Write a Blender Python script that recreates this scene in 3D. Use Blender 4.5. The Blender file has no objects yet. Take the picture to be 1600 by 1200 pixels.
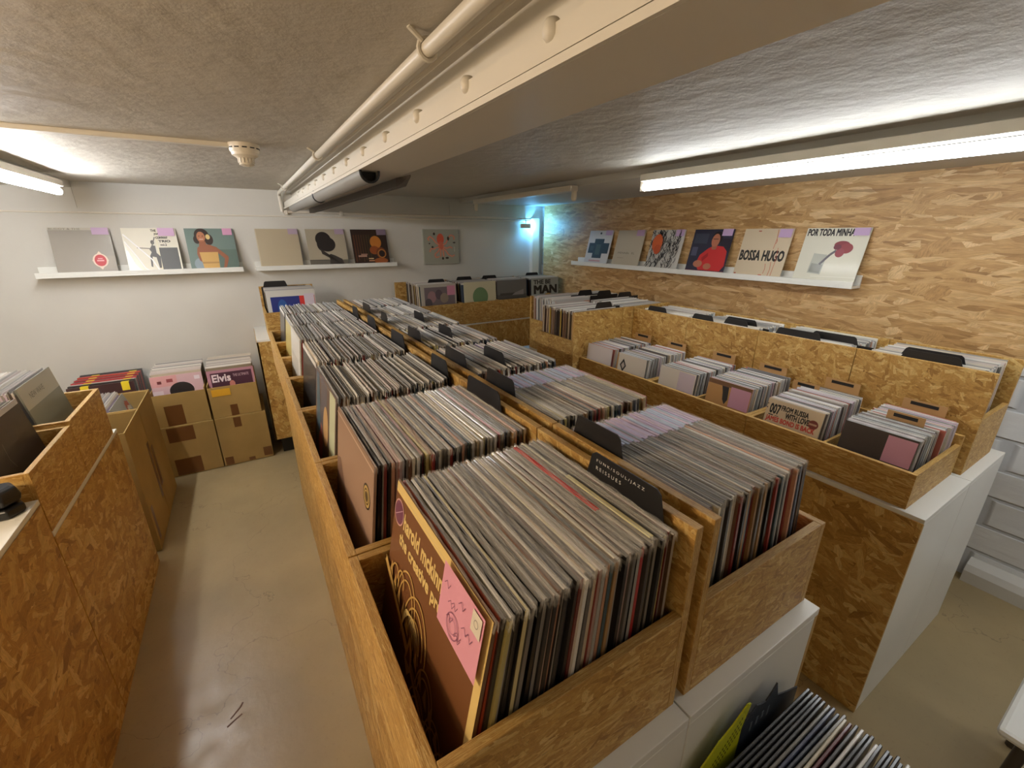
import bpy, math, random
from mathutils import Vector, Matrix
random.seed(7)
sc = bpy.context.scene
COL = sc.collection
PI = math.pi
ZC = 1.6                      # camera height; heights below are written relative to it
def Z(r): return ZC + r
def lin(c): return c/12.92 if c <= .04045 else ((c+.055)/1.055)**2.4
def S(r, g, b): return (lin(r/255), lin(g/255), lin(b/255), 1.0)

# ------------------------------------------------------------ camera
cam_d = bpy.data.cameras.new('camera'); cam = bpy.data.objects.new('camera', cam_d); COL.objects.link(cam)
cam_d.sensor_width = 36; cam_d.lens = 673.2/1600*36; cam_d.clip_start = .02
yaw, pit = math.radians(31.292), math.radians(-19.081)
fw = Vector((math.sin(yaw)*math.cos(pit), math.cos(yaw)*math.cos(pit), math.sin(pit)))
rt = Vector((math.cos(yaw), -math.sin(yaw), 0)); up = rt.cross(fw)
m = Matrix((rt, up, -fw)).transposed().to_4x4(); m.translation = (0, 0, ZC)
cam.matrix_world = m
sc.camera = cam
# ------------------------------------------------------------ world, lights, exposure
w = bpy.data.worlds.new('world'); sc.world = w; w.use_nodes = True
w.node_tree.nodes['Background'].inputs[0].default_value = (.9, .85, .8, 1)
w.node_tree.nodes['Background'].inputs[1].default_value = .05
vs = sc.view_settings
vs.view_transform = 'Standard'; vs.look = 'None'; vs.gamma = 1; vs.use_curve_mapping = False; vs.exposure = 0.58
TUBE_R, TUBE_L, LED_E = 17.0, 54.0, 330.0
def light(name, kind, loc, energy, color, rot=(0, 0, 0), **kw):
    d = bpy.data.lights.new(name, kind); d.energy = energy; d.color = color
    for k, v in kw.items(): setattr(d, k, v)
    o = bpy.data.objects.new(name, d); o.location = loc; o.rotation_euler = rot; COL.objects.link(o); return o
# warm lamp over the left side of the shop and two unseen fill lights added behind the photographer
light('warm_ceiling_lamp', 'POINT', (-1.25, .75, Z(.13)), 26, (1, .76, .52), shadow_soft_size=.12)
light('warm_rear_fill', 'POINT', (-1.1, -.9, Z(.12)), 3, (1, .74, .50), shadow_soft_size=.12)  # weak warm fill added behind the camera, no visible source
light('cool_right_fill', 'AREA', (2.35, -.75, Z(.22)), 4, (.95, .97, 1), (0, 0, 0), shape='RECTANGLE', size=.08, size_y=1.2)  # cool fill added to brighten the brick wall and white cabinet ends

# ------------------------------------------------------------ materials
def newmat(name):
    m = bpy.data.materials.new(name); m.use_nodes = True
    return m, m.node_tree, m.node_tree.nodes['Principled BSDF']
def N(t, kind, **kw):
    n = t.nodes.new(kind)
    for k, v in kw.items(): setattr(n, k, v)
    return n
def math_(t, op, a, b=None, c=None):
    n = N(t, 'ShaderNodeMath', operation=op)
    for i, x in enumerate((a, b, c)):
        if x is None: continue
        if isinstance(x, (int, float)): n.inputs[i].default_value = x
        else: t.links.new(x, n.inputs[i])
    return n.outputs[0]
def mixc(t, f, a, b, mode='MIX'):
    n = N(t, 'ShaderNodeMix', data_type='RGBA', blend_type=mode)
    for s, x in ((n.inputs[0], f), (n.inputs[6], a), (n.inputs[7], b)):
        if isinstance(x, (int, float, tuple)): s.default_value = x
        else: t.links.new(x, s)
    return n.outputs[2]
def ramp(t, f, stops):
    n = N(t, 'ShaderNodeValToRGB'); e = n.color_ramp.elements
    while len(e) < len(stops): e.new(.5)
    for i, (p, c) in enumerate(stops): e[i].position = p; e[i].color = c
    t.links.new(f, n.inputs[0]); return n.outputs[0]
def bump(t, b, h, strength, dist=.01):
    n = N(t, 'ShaderNodeBump'); n.inputs['Strength'].default_value = strength; n.inputs['Distance'].default_value = dist
    t.links.new(h, n.inputs['Height']); t.links.new(n.outputs[0], b.inputs['Normal'])
def plain(name, col, rough=.5, spec=.5, metal=0, noise=0, nscale=20):
    m, t, b = newmat(name)
    b.inputs['Roughness'].default_value = rough; b.inputs['Specular IOR Level'].default_value = spec; b.inputs['Metallic'].default_value = metal
    if noise:
        g = N(t, 'ShaderNodeNewGeometry'); n = N(t, 'ShaderNodeTexNoise'); n.inputs['Scale'].default_value = nscale; n.inputs['Detail'].default_value = 4
        t.links.new(g.outputs['Position'], n.inputs['Vector'])
        lo = tuple(c*(1-noise) for c in col[:3])+(1,); hi = tuple(min(1, c*(1+noise)) for c in col[:3])+(1,)
        t.links.new(ramp(t, n.outputs[0], [(.3, lo), (.7, hi)]), b.inputs['Base Color'])
    else: b.inputs['Base Color'].default_value = col
    return m
def emis(name, col, e):
    m, t, b = newmat(name); b.inputs['Base Color'].default_value = col
    b.inputs['Emission Color'].default_value = col; b.inputs['Emission Strength'].default_value = e; return m

def osb(name, tones, horiz=False, fl=.075, seedv=0., gain=1.):
    m, t, b = newmat(name)
    uv = N(t, 'ShaderNodeUVMap', uv_map='UVMap'); oi = N(t, 'ShaderNodeObjectInfo')
    off = math_(t, 'MULTIPLY', oi.outputs['Random'], 37.)
    add = N(t, 'ShaderNodeVectorMath', operation='ADD'); t.links.new(uv.outputs[0], add.inputs[0])
    cmb = N(t, 'ShaderNodeCombineXYZ'); t.links.new(off, cmb.inputs[0]); t.links.new(off, cmb.inputs[1]); t.links.new(cmb.outputs[0], add.inputs[1])
    nz = N(t, 'ShaderNodeTexNoise'); nz.inputs['Scale'].default_value = 14; nz.inputs['Detail'].default_value = 3; t.links.new(add.outputs[0], nz.inputs['Vector'])
    d = N(t, 'ShaderNodeVectorMath', operation='SCALE'); t.links.new(nz.outputs['Color'], d.inputs[0]); d.inputs['Scale'].default_value = .022
    p = N(t, 'ShaderNodeVectorMath', operation='ADD'); t.links.new(add.outputs[0], p.inputs[0]); t.links.new(d.outputs[0], p.inputs[1])
    angs = (4, -12, 24, -35, 60, 100, 150) if not horiz else (3, -9, 14, -24, 38, 165, 80)
    bh = bg = bv = None
    for i, a in enumerate(angs):
        mp = N(t, 'ShaderNodeMapping', vector_type='TEXTURE')
        mp.inputs['Rotation'].default_value = (0, 0, math.radians(a)); mp.inputs['Scale'].default_value = (fl*(1.15 if i % 2 else .8), fl*(.21 if i % 2 else .28), 1)
        mp.inputs['Location'].default_value = (i*.37+seedv, i*.61, 0)
        t.links.new(p.outputs[0], mp.inputs['Vector'])
        v = N(t, 'ShaderNodeTexVoronoi', voronoi_dimensions='2D', feature='F1'); v.inputs['Scale'].default_value = 1
        t.links.new(mp.outputs[0], v.inputs['Vector'])
        sp = N(t, 'ShaderNodeSeparateColor'); t.links.new(v.outputs['Color'], sp.inputs[0])
        h, g = sp.outputs[0], sp.outputs[1]
        h = math_(t, 'SUBTRACT', h, math_(t, 'MULTIPLY', v.outputs['Distance'], .35))
        if bh is None: bh, bg, bv = h, g, mp.outputs[0]
        else:
            gt = math_(t, 'GREATER_THAN', h, bh)
            mx = N(t, 'ShaderNodeMix', data_type='FLOAT'); t.links.new(gt, mx.inputs[0]); t.links.new(bg, mx.inputs[2]); t.links.new(g, mx.inputs[3])
            bg = mx.outputs[0]; bh = math_(t, 'MAXIMUM', h, bh)
            mv = N(t, 'ShaderNodeMix', data_type='VECTOR'); t.links.new(gt, mv.inputs[0]); t.links.new(bv, mv.inputs[4]); t.links.new(mp.outputs[0], mv.inputs[5]); bv = mv.outputs[1]
    c = ramp(t, bg, [(0, tones[0]), (.12, tones[1]), (.45, tones[2]), (.75, tones[3]), (1, tones[4])])
    n2 = N(t, 'ShaderNodeTexNoise'); n2.inputs['Scale'].default_value = 60; n2.inputs['Detail'].default_value = 5; t.links.new(add.outputs[0], n2.inputs['Vector'])
    fm = N(t, 'ShaderNodeMapping'); fm.inputs['Scale'].default_value = (1.3, 5.5, 1); t.links.new(bv, fm.inputs['Vector'])
    fn = N(t, 'ShaderNodeTexNoise'); fn.inputs['Scale'].default_value = 1.6; fn.inputs['Detail'].default_value = 5; fn.inputs['Roughness'].default_value = .7; t.links.new(fm.outputs[0], fn.inputs['Vector'])
    c = mixc(t, .8, c, ramp(t, fn.outputs[0], [(.3, (.50, .42, .32, 1)), (.5, (.93, .92, .90, 1)), (.7, (1.22, 1.2, 1.12, 1))]), 'MULTIPLY')
    c2 = mixc(t, .55, c, ramp(t, n2.outputs[0], [(.3, (.66, .60, .50, 1)), (.7, (1, 1, 1, 1))]), 'MULTIPLY')
    n3 = N(t, 'ShaderNodeTexNoise'); n3.inputs['Scale'].default_value = 45; n3.inputs['Detail'].default_value = 2
    mp3 = N(t, 'ShaderNodeMapping'); mp3.inputs['Scale'].default_value = (.35, 1.2, 1); t.links.new(p.outputs[0], mp3.inputs['Vector']); t.links.new(mp3.outputs[0], n3.inputs['Vector'])
    dk = math_(t, 'GREATER_THAN', n3.outputs[0], .72)
    c3 = mixc(t, math_(t, 'MULTIPLY', dk, .55), c2, tones[5])
    t.links.new(c3, b.inputs['Base Color']); b.inputs['Roughness'].default_value = .5
    bump(t, b, bh, .35, .002)
    return m
T_ = [S(168, 130, 80), S(190, 150, 97), S(204, 166, 112), S(216, 180, 128), S(230, 200, 152), S(128, 90, 54)]
M = {}
M['osb'] = osb('oriented_strand_board', [S(160, 118, 56), S(182, 140, 70), S(196, 154, 82), S(208, 170, 98), S(226, 196, 130), S(96, 64, 28)], fl=.12)
M['osb_wall'] = osb('strand_board_wall', T_, horiz=True, fl=.056, seedv=3.)
M['white'] = plain('white_laminate', S(226, 226, 220), .35, .5, noise=.03, nscale=3)
M['paint'] = plain('white_gloss_paint', S(228, 222, 208), .4)
M['tray'] = plain('white_ledge', S(235, 236, 230), .35)
M['blackcard'] = plain('black_plastic_card', S(24, 22, 22), .45)
M['greymetal'] = plain('grey_metal', S(150, 148, 142), .4, metal=.3)
M['darkmetal'] = plain('dark_grey_metal', S(74, 66, 58), .5, metal=.2)
M['black'] = plain('black_rubber', S(16, 15, 15), .35)
M['plastic_white'] = plain('white_plastic', S(232, 222, 202), .4)
M['kraft'] = plain('cardboard', S(172, 142, 86), .85, .2, noise=.08, nscale=6)
M['kraft_dark'] = plain('brown_packing_tape', S(112, 72, 36), .3)
M['kraft_edge'] = plain('cardboard_edge', S(196, 164, 116), .9, .1)
M['tabwood'] = plain('tan_card', S(190, 150, 98), .6)
M['tube'] = emis('fluorescent_tube', (.92, .96, 1, 1), TUBE_R)
M['tube_left'] = emis('fluorescent_tube_left', (.95, .96, 1, 1), TUBE_L)
M['led'] = emis('blue_white_led', (.12, .50, 1, 1), LED_E)

def plaster(name, col, sc1, st, rough=.7, tint=None):
    m, t, b = newmat(name)
    g = N(t, 'ShaderNodeNewGeometry')
    n = N(t, 'ShaderNodeTexNoise'); n.inputs['Scale'].default_value = sc1; n.inputs['Detail'].default_value = 8; n.inputs['Roughness'].default_value = .62
    t.links.new(g.outputs['Position'], n.inputs['Vector'])
    n2 = N(t, 'ShaderNodeTexNoise'); n2.inputs['Scale'].default_value = 1.1; n2.inputs['Detail'].default_value = 3; t.links.new(g.outputs['Position'], n2.inputs['Vector'])
    lo = tuple(c*.88 for c in col[:3])+(1,)
    t.links.new(ramp(t, n2.outputs[0], [(.35, lo), (.65, col)]), b.inputs['Base Color'])
    b.inputs['Roughness'].default_value = rough
    v = N(t, 'ShaderNodeTexVoronoi'); v.inputs['Scale'].default_value = sc1*1.7; t.links.new(g.outputs['Position'], v.inputs['Vector'])
    h = math_(t, 'ADD', n.outputs[0], math_(t, 'MULTIPLY', v.outputs['Distance'], .18))
    bump(t, b, h, st, .02)
    return m
M['ceiling'] = plaster('ceiling_plaster', S(203, 196, 182), 9, .38, .6)
M['wall'] = plaster('wall_paint', S(214, 212, 204), 5, .12, .6)
def brick():
    m, t, b = newmat('painted_brick')
    uv = N(t, 'ShaderNodeUVMap', uv_map='UVMap'); br = N(t, 'ShaderNodeTexBrick')
    br.inputs['Scale'].default_value = 1; br.inputs['Brick Width'].default_value = .23; br.inputs['Row Height'].default_value = .075
    br.inputs['Mortar Size'].default_value = .006; br.inputs['Mortar Smooth'].default_value = .6
    br.inputs['Color1'].default_value = S(226, 228, 228); br.inputs['Color2'].default_value = S(214, 217, 219); br.inputs['Mortar'].default_value = S(190, 194, 198)
    t.links.new(uv.outputs[0], br.inputs['Vector']); t.links.new(br.outputs['Color'], b.inputs['Base Color'])
    n = N(t, 'ShaderNodeTexNoise'); n.inputs['Scale'].default_value = 28; n.inputs['Detail'].default_value = 6; t.links.new(uv.outputs[0], n.inputs['Vector'])
    h = math_(t, 'SUBTRACT', math_(t, 'MULTIPLY', n.outputs[0], .8), br.outputs['Fac'])
    b.inputs['Roughness'].default_value = .45; bump(t, b, h, .7, .012); return m
M['brick'] = brick()
def floorm():
    m, t, b = newmat('painted_concrete_floor')
    g = N(t, 'ShaderNodeNewGeometry')
    def nz(s, d):
        n = N(t, 'ShaderNodeTexNoise'); n.inputs['Scale'].default_value = s; n.inputs['Detail'].default_value = d; t.links.new(g.outputs['Position'], n.inputs['Vector']); return n.outputs[0]
    c = ramp(t, nz(2.2, 4), [(.3, S(150, 133, 98)), (.7, S(170, 150, 110))])
    sp = ramp(t, nz(70, 3), [(.60, (0, 0, 0, 1)), (.74, (1, 1, 1, 1))])
    c = mixc(t, math_(t, 'MULTIPLY', sp, .18), c, S(110, 84, 58))
    v = N(t, 'ShaderNodeTexVoronoi', feature='DISTANCE_TO_EDGE'); v.inputs['Scale'].default_value = .9
    dn = N(t, 'ShaderNodeVectorMath', operation='ADD'); ns = N(t, 'ShaderNodeTexNoise'); ns.inputs['Scale'].default_value = 3; ns.inputs['Detail'].default_value = 5
    t.links.new(g.outputs['Position'], ns.inputs['Vector']); t.links.new(ns.outputs['Color'], dn.inputs[0]); t.links.new(g.outputs['Position'], dn.inputs[1]); t.links.new(dn.outputs[0], v.inputs['Vector'])
    cr = math_(t, 'LESS_THAN', v.outputs[0], .0022)
    c = mixc(t, math_(t, 'MULTIPLY', cr, .35), c, S(70, 52, 38))
    t.links.new(c, b.inputs['Base Color'])
    t.links.new(ramp(t, nz(12, 4), [(.3, (.28, .28, .28, 1)), (.8, (.5, .5, .5, 1))]), b.inputs['Roughness'])
    bump(t, b, nz(30, 5), .08, .01); return m
M['floor'] = floorm()
# printed or plain card: face colours mixed with the object's own colour
def cardm(name, rough, coat):
    m, t, b = newmat(name)
    a = N(t, 'ShaderNodeVertexColor', layer_name='Col'); oi = N(t, 'ShaderNodeObjectInfo')
    c = mixc(t, a.outputs['Alpha'], oi.outputs['Color'], a.outputs['Color'])
    t.links.new(c, b.inputs['Base Color']); b.inputs['Roughness'].default_value = rough
    b.inputs['Coat Weight'].default_value = coat; b.inputs['Coat Roughness'].default_value = .12
    return m
M['card'] = cardm('record_card', .45, .35)
M['print'] = cardm('cover_print', .5, .25)
def film():
    m, t, b = newmat('clear_plastic_film')
    b.inputs['Base Color'].default_value = S(225, 222, 214); b.inputs['Roughness'].default_value = .16; b.inputs['Specular IOR Level'].default_value = .9
    tr = N(t, 'ShaderNodeBsdfTransparent'); mx = N(t, 'ShaderNodeMixShader'); lw = N(t, 'ShaderNodeLayerWeight'); lw.inputs[0].default_value = .35
    f = math_(t, 'ADD', math_(t, 'MULTIPLY', lw.outputs['Facing'], .35), .09)
    t.links.new(f, mx.inputs[0]); t.links.new(tr.outputs[0], mx.inputs[1]); t.links.new(b.outputs[0], mx.inputs[2])
    t.links.new(mx.outputs[0], t.nodes['Material Output'].inputs['Surface']); return m
M['film'] = film()

# ------------------------------------------------------------ mesh builder
WHITE = (1, 1, 1, 1)
class MB:
    def __init__(s): s.v = []; s.f = []; s.c = []
    def face(s, pts, col=WHITE):
        i = len(s.v); s.v += [tuple(p) for p in pts]; s.f.append(tuple(range(i, i+len(pts)))); s.c.append(col)
    def box(s, x0, x1, y0, y1, z0, z1, col=WHITE, top=None, mat=None, front=None):
        p = [Vector(q) for q in ((x0, y0, z0), (x1, y0, z0), (x1, y1, z0), (x0, y1, z0), (x0, y0, z1), (x1, y0, z1), (x1, y1, z1), (x0, y1, z1))]
        if mat is not None: p = [mat @ q for q in p]
        i = len(s.v); s.v += [tuple(q) for q in p]
        for k, f in enumerate(((0, 3, 2, 1), (4, 5, 6, 7), (0, 1, 5, 4), (1, 2, 6, 5), (2, 3, 7, 6), (3, 0, 4, 7))):
            s.f.append(tuple(i+a for a in f)); s.c.append(top if (k == 1 and top) else front if (k == 2 and front) else col)
        return s
    def cyl(s, a, b, r, n=12, r2=None, col=WHITE, cap=True):
        a, b = Vector(a), Vector(b); d = (b-a).normalized(); u = d.orthogonal().normalized(); w = d.cross(u); r2 = r if r2 is None else r2
        i = len(s.v)
        for k in range(n):
            q = u*math.cos(2*PI*k/n)+w*math.sin(2*PI*k/n); s.v += [tuple(a+q*r), tuple(b+q*r2)]
        for k in range(n):
            j = (k+1) % n; s.f.append((i+2*k, i+2*j, i+2*j+1, i+2*k+1)); s.c.append(col)
        if cap:
            s.f.append(tuple(i+2*k for k in reversed(range(n)))); s.c.append(col); s.f.append(tuple(i+2*k+1 for k in range(n))); s.c.append(col)
        return s
    def tube(s, pts, r, n=10, col=WHITE):
        pts = [Vector(p) for p in pts]; i = len(s.v); u = None
        for k, p in enumerate(pts):
            d = (pts[min(k+1, len(pts)-1)]-pts[max(k-1, 0)]).normalized()
            u = d.orthogonal().normalized() if u is None else (u-d*u.dot(d)).normalized()
            w = d.cross(u)
            for j in range(n): s.v.append(tuple(p+(u*math.cos(2*PI*j/n)+w*math.sin(2*PI*j/n))*r))
        for k in range(len(pts)-1):
            for j in range(n):
                a = i+k*n+j; b = i+k*n+(j+1) % n; s.f.append((a, b, b+n, a+n)); s.c.append(col)
        s.f.append(tuple(i+j for j in reversed(range(n)))); s.c.append(col)
        e = i+(len(pts)-1)*n; s.f.append(tuple(e+j for j in range(n))); s.c.append(col); return s
    def lathe(s, cx, cy, prof, n=28, col=WHITE):
        i = len(s.v)
        for r, z in prof:
            for j in range(n): s.v.append((cx+r*math.cos(2*PI*j/n), cy+r*math.sin(2*PI*j/n), z))
        for k in range(len(prof)-1):
            for j in range(n):
                a = i+k*n+j; b = i+k*n+(j+1) % n; s.f.append((a, b, b+n, a+n)); s.c.append(col)
        for k, rev in ((0, True), (len(prof)-1, False)):
            r = [i+k*n+j for j in range(n)]; s.f.append(tuple(reversed(r)) if rev else tuple(r)); s.c.append(col)
        return s
    def prism(s, pts, y0, y1, col=WHITE):      # outline in x,z extruded along y
        n = len(pts); i = len(s.v); s.v += [(x, y0, z) for x, z in pts]+[(x, y1, z) for x, z in pts]
        s.f.append(tuple(range(i, i+n))); s.c.append(col); s.f.append(tuple(reversed(range(i+n, i+2*n)))); s.c.append(col)
        for k in range(n):
            j = (k+1) % n; s.f.append((i+j, i+k, i+n+k, i+n+j)); s.c.append(col)
        return s
    def mesh(s, name, mat, smooth=False):
        me = bpy.data.meshes.new(name); me.from_pydata(s.v, [], s.f); me.materials.append(mat)
        uv = me.uv_layers.new(name='UVMap'); ca = me.color_attributes.new('Col', 'FLOAT_COLOR', 'CORNER')
        uvs = []; cs = []
        for p, c in zip(me.polygons, s.c):
            n = p.normal; ax = max(range(3), key=lambda k: abs(n[k]))
            for li in p.loop_indices:
                co = s.v[me.loops[li].vertex_index]
                uvs += (co[1], co[2]) if ax == 0 else (co[0], co[2]) if ax == 1 else (co[1], co[0])
                cs += c
        uv.data.foreach_set('uv', uvs); ca.data.foreach_set('color', cs)
        if smooth:
            me.polygons.foreach_set('use_smooth', [True]*len(me.polygons))
            try: me.set_sharp_from_angle(angle=math.radians(40))
            except Exception: pass
        me.update(); return me
    def build(s, name, mat, parent=None, smooth=False, bevel=0):
        o = bpy.data.objects.new(name, s.mesh(name, mat, smooth)); COL.objects.link(o)
        if parent: o.parent = parent
        if bevel:
            b = o.modifiers.new('bevel', 'BEVEL'); b.width = bevel; b.segments = 2; b.limit_method = 'ANGLE'
        return o
def tag(o, label=None, cat=None, group=None, kind=None):
    if label: o['label'] = label
    if cat: o['category'] = cat
    if group: o['group'] = group
    if kind: o['kind'] = kind
    return o
def empty(name, loc=(0, 0, 0), rz=0, rx=0):
    o = bpy.data.objects.new(name, None); COL.objects.link(o); o.location = loc; o.rotation_euler = (rx, 0, rz); o.empty_display_size = .05; return o
def bx(x0, x1, y0, y1, z0, z1): return MB().box(x0, x1, y0, y1, z0, z1)
def panel(name, a, mat, parent, bevel=.0012, label=None):
    """box given in world numbers, parented to a root that may be moved"""
    o = parent.location; x0, x1, y0, y1, z0, z1 = a
    p = bx(x0-o[0], x1-o[0], y0-o[1], y1-o[1], z0-o[2], z1-o[2]).build(name, mat, parent, bevel=bevel)
    if label: p['label'] = label
    return p

# ------------------------------------------------------------ the room
YB, XR, XL, YN = 4.02, 2.80, -2.0, -2.4
CZ = Z(.324); SZ = Z(.285)
def struct(name, mb, mat, label): return tag(mb.build(name, mat), label, 'room part', kind='structure')
struct('floor', bx(XL-.1, XR+.2, YN-.1, YB+.1, -.08, 0), M['floor'], 'scuffed grey-brown painted concrete floor')
struct('ceiling', bx(XL-.1, XR+.2, YN-.1, YB+.1, CZ, CZ+.1), M['ceiling'], 'low rough plastered ceiling')
struct('wall_back', bx(XL-.1, XR+.2, YB, YB+.1, 0, CZ), M['wall'], 'white painted back wall')
struct('wall_left', bx(XL-.1, XL, YN, YB, 0, CZ), M['wall'], 'white left wall')
struct('wall_near', bx(XL-.1, XR+.2, YN-.1, YN, 0, CZ), M['wall'], 'white wall behind the photographer')
struct('wall_right', bx(XR+.02, XR+.15, YN, YB, 0, CZ), M['brick'], 'white painted brick right wall')
struct('trim_1', bx(XR, XR+.02, .383, YB-.065, .3, SZ), M['osb_wall'], 'strand board panelling on the right wall')
struct('trim_2', bx(1.86, XR+.02, YN, YB, SZ, CZ), M['wall'], 'dropped plaster edge of the ceiling along the right wall')
struct('trim_3', bx(XL, -.84, YN, YB, SZ, CZ), M['wall'], 'dropped plaster edge of the ceiling along the left wall')
mb = MB()
prof = [(XR+.02, 0), (XR-.045, 0), (XR-.045, .06), (XR-.03, .09), (XR+.02, .11)]
mb.prism(prof, YN, .30); struct('baseboard_right', mb, M['wall'], 'rounded concrete skirting under the brick wall')
# beam
mb = MB(); mb.box(.367, .515, YN, YB, Z(.190), Z(.202)); mb.box(.367, .381, YN, YB, Z(.2055), Z(.238)); mb.box(.360, .3665, YN, YB, Z(.190), Z(.2005))
mb.box(.43, .512, YN, YB, Z(.2025), CZ)
struct('trim_4', mb, M['paint'], 'cream painted steel ceiling beam')
for k in range(12):
    y = .516+.235*k
    mb = MB().lathe(.371, y, [(.001, Z(.221)), (.008, Z(.2225)), (.012, Z(.227)), (.013, Z(.234)), (.012, Z(.241)), (.008, Z(.246)), (.001, Z(.248))], 16)
    tag(mb.build('beam_bolt', M['paint'], smooth=True), 'cream painted bolt head along the side of the ceiling beam', 'bolt', 'bolt heads in a row along the ceiling beam')
# pilasters on the back wall, boxed pipe in the corner
struct('trim_5', bx(2.665, 2.745, 3.965, YB, 0, Z(.16)), M['paint'], 'white boxed pipe in the back right corner')
struct('trim_6', bx(1.757, 1.763, 4.012, YB, Z(.165), SZ), M['wall'], 'edge of a wall patch above the conduit')
struct('trim_7', bx(-.845, -.839, 4.012, YB, Z(.165), SZ), M['wall'], 'edge of a wall patch above the conduit at left')

# pipes under the ceiling
t = empty('ceiling_pipe', (.335, 2, Z(.30)))
tag(t, 'thicker white painted pipe running under the ceiling beside the beam', 'pipe')
def loc(pts, o): return [tuple(Vector(p)-o) for p in pts]
O = t.location
MB().tube(loc([(.335, YN, Z(.298)), (.335, 1.2, Z(.300)), (.337, 3.93, Z(.302)), (.340, 3.985, Z(.29)), (.342, 3.995, Z(.25)), (.345, 3.995, Z(.17))], O), .0125).build('pipe_run', M['paint'], t, smooth=True)
for y in (.83, 2.047, 3.486):
    c = MB(); c.tube(loc([(.335+.016*math.cos(a), y, Z(.300)+.016*math.sin(a)) for a in [PI*2*k/12 for k in range(13)]], O), .004, 6)
    c.cyl(loc([(.325, y-.004, Z(.31))], O)[0], loc([(.300, y-.01, CZ)], O)[0], .0045, 8); c.build('pipe_clip', M['paint'], t, smooth=True)
t = empty('thin_ceiling_cable', (.385, 2, Z(.305)))
tag(t, 'thin white painted conduit between the thicker pipe and the beam', 'conduit')
MB().tube(loc([(.385, YN, Z(.310)), (.383, 3.9, Z(.310)), (.385, 3.99, Z(.30))], t.location), .005, 8).build('conduit_run', M['paint'], t, smooth=True)
t = empty('wall_conduit', (0, YB-.012, Z(.137)))
tag(t, 'thin white conduit running level across the whole back wall', 'conduit')
MB().tube(loc([(XL, YB-.006, Z(.139)), (.9, YB-.006, Z(.137)), (2.66, YB-.006, Z(.134))], t.location), .005, 8).build('conduit_run', M['paint'], t, smooth=True)
t = empty('upper_wall_conduit', (.9, YB-.015, Z(.165)))
tag(t, 'short upper white conduit on back wall starting under the beam end', 'conduit')
MB().tube(loc([(.345, YB-.02, Z(.172)), (1.2, YB-.014, Z(.166)), (2.5, YB-.014, Z(.160))], t.location), .009, 8).build('conduit_run', M['paint'], t, smooth=True)
for x in (.37, .78):
    o = Vector((x, YB-.018, Z(.168)))-t.location
    bx(o.x-.012, o.x+.012, o.y-.012, o.y+.012, o.z-.02, o.z+.016).build('pipe_clip', M['paint'], t, bevel=.003)
# smoke alarm and its trunking
t = empty('smoke_alarm', (.085, 2.09, CZ)); tag(t, 'round cream smoke alarm with slotted rim on the ceiling', 'smoke alarm')
MB().lathe(0, 0, [(.052, 0), (.052, -.006), (.049, -.026), (.047, -.030)], 32).build('alarm_base', M['plastic_white'], t, smooth=True)
MB().lathe(0, 0, [(.046, -.028), (.044, -.040), (.034, -.046), (.030, -.050)], 32).build('alarm_cover', M['plastic_white'], t, smooth=True)
s = MB()
for k in range(14):
    a = 2*PI*k/14; s.box(-.004, .004, -.002, .002, -.066, -.048, mat=Matrix.Rotation(a, 4, 'Z') @ Matrix.Translation((0, .026, 0)))
s.lathe(0, 0, [(.024, -.066), (.026, -.072), (.014, -.077), (.001, -.078)], 24); s.build('sensor_cage', M['plastic_white'], t, smooth=True)
s = MB()
for k in range(12):
    a = 2*PI*k/12; s.box(-.008, .008, -.0012, .0012, -.0185, -.0145, mat=Matrix.Rotation(a, 4, 'Z') @ Matrix.Translation((0, .0504, 0)))
s.build('vent_slot', M['black'], t)
tag(bx(XL, .036, 2.08, 2.105, CZ-.016, CZ).build('cable_trunking', M['paint'], bevel=.002), 'straight cream cable trunking on the ceiling leading left from the smoke alarm', 'cable cover')

# fluorescent fittings
def batten(name, label, x, y0, y1, side, tube=None, tubes=1, hz=.262):
    t = empty(name, (x, (y0+y1)/2, SZ)); tag(t, label, 'ceiling light'); L = (y1-y0)/2
    bx(-.03, .03, -L, L, -.030, .004).build('housing', M['paint'], t, bevel=.003)
    for e in (-1, 1):
        h = MB().box(-.012, .012, e*L-.012, e*L+.012, -.075, -.028)
        h.lathe(0, e*L, [(.006, -.062), (.014, -.068), (.014, -.082), (.004, -.088)], 14) if tube is None else None
        h.build('lamp_holder', M['plastic_white'], t, bevel=.002)
    if tube is not None:
        MB().cyl((side*.004, -L+.012, -.056), (side*.004, L-.012, -.056), .018, 14).build('tube', tube, t, smooth=True)
    return t
batten('fluorescent_fitting', 'lit fluorescent tube along the right ceiling edge above the board wall', 1.825, -.45, 1.71, -1, M['tube'])
batten('fluorescent_fitting', 'unlit empty tube fitting beyond the lit one near the back wall', 1.835, 2.28, 3.62, -1)
batten('fluorescent_fitting', 'lit fluorescent tube at the left frame edge', -.80, 2.05, 3.55, 1, M['tube_left'])
# unlit tubular fitting slung along the beam
t = empty('tubular_fitting', (.392, 2.5, Z(.185))); tag(t, 'grey tubular unlit lamp slung along the left lower edge of the beam', 'ceiling light')
MB().cyl((0, -1.0, 0), (0, -.02, 0), .030, 24, cap=False).build('tube_shell', M['greymetal'], t, smooth=True)
MB().cyl((0, .0, 0), (0, 1.15, 0), .030, 24).build('tube_shell', M['greymetal'], t, smooth=True)
MB().tube([(.0305*math.cos(a), -.01, .0305*math.sin(a)) for a in [2*PI*k/24 for k in range(25)]], .0035, 6).build('joint_ring', M['black'], t, smooth=True)
MB().tube([(.0285*math.cos(a), -1.0, .0285*math.sin(a)) for a in [2*PI*k/24 for k in range(25)]], .004, 6).build('end_ring', M['black'], t, smooth=True)
MB().cyl((0, -.96, 0), (0, -.955, 0), .029, 24).build('dark_end_disc', M['black'], t)  # black disc stands in for the shaded hollow of the open tube end
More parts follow.
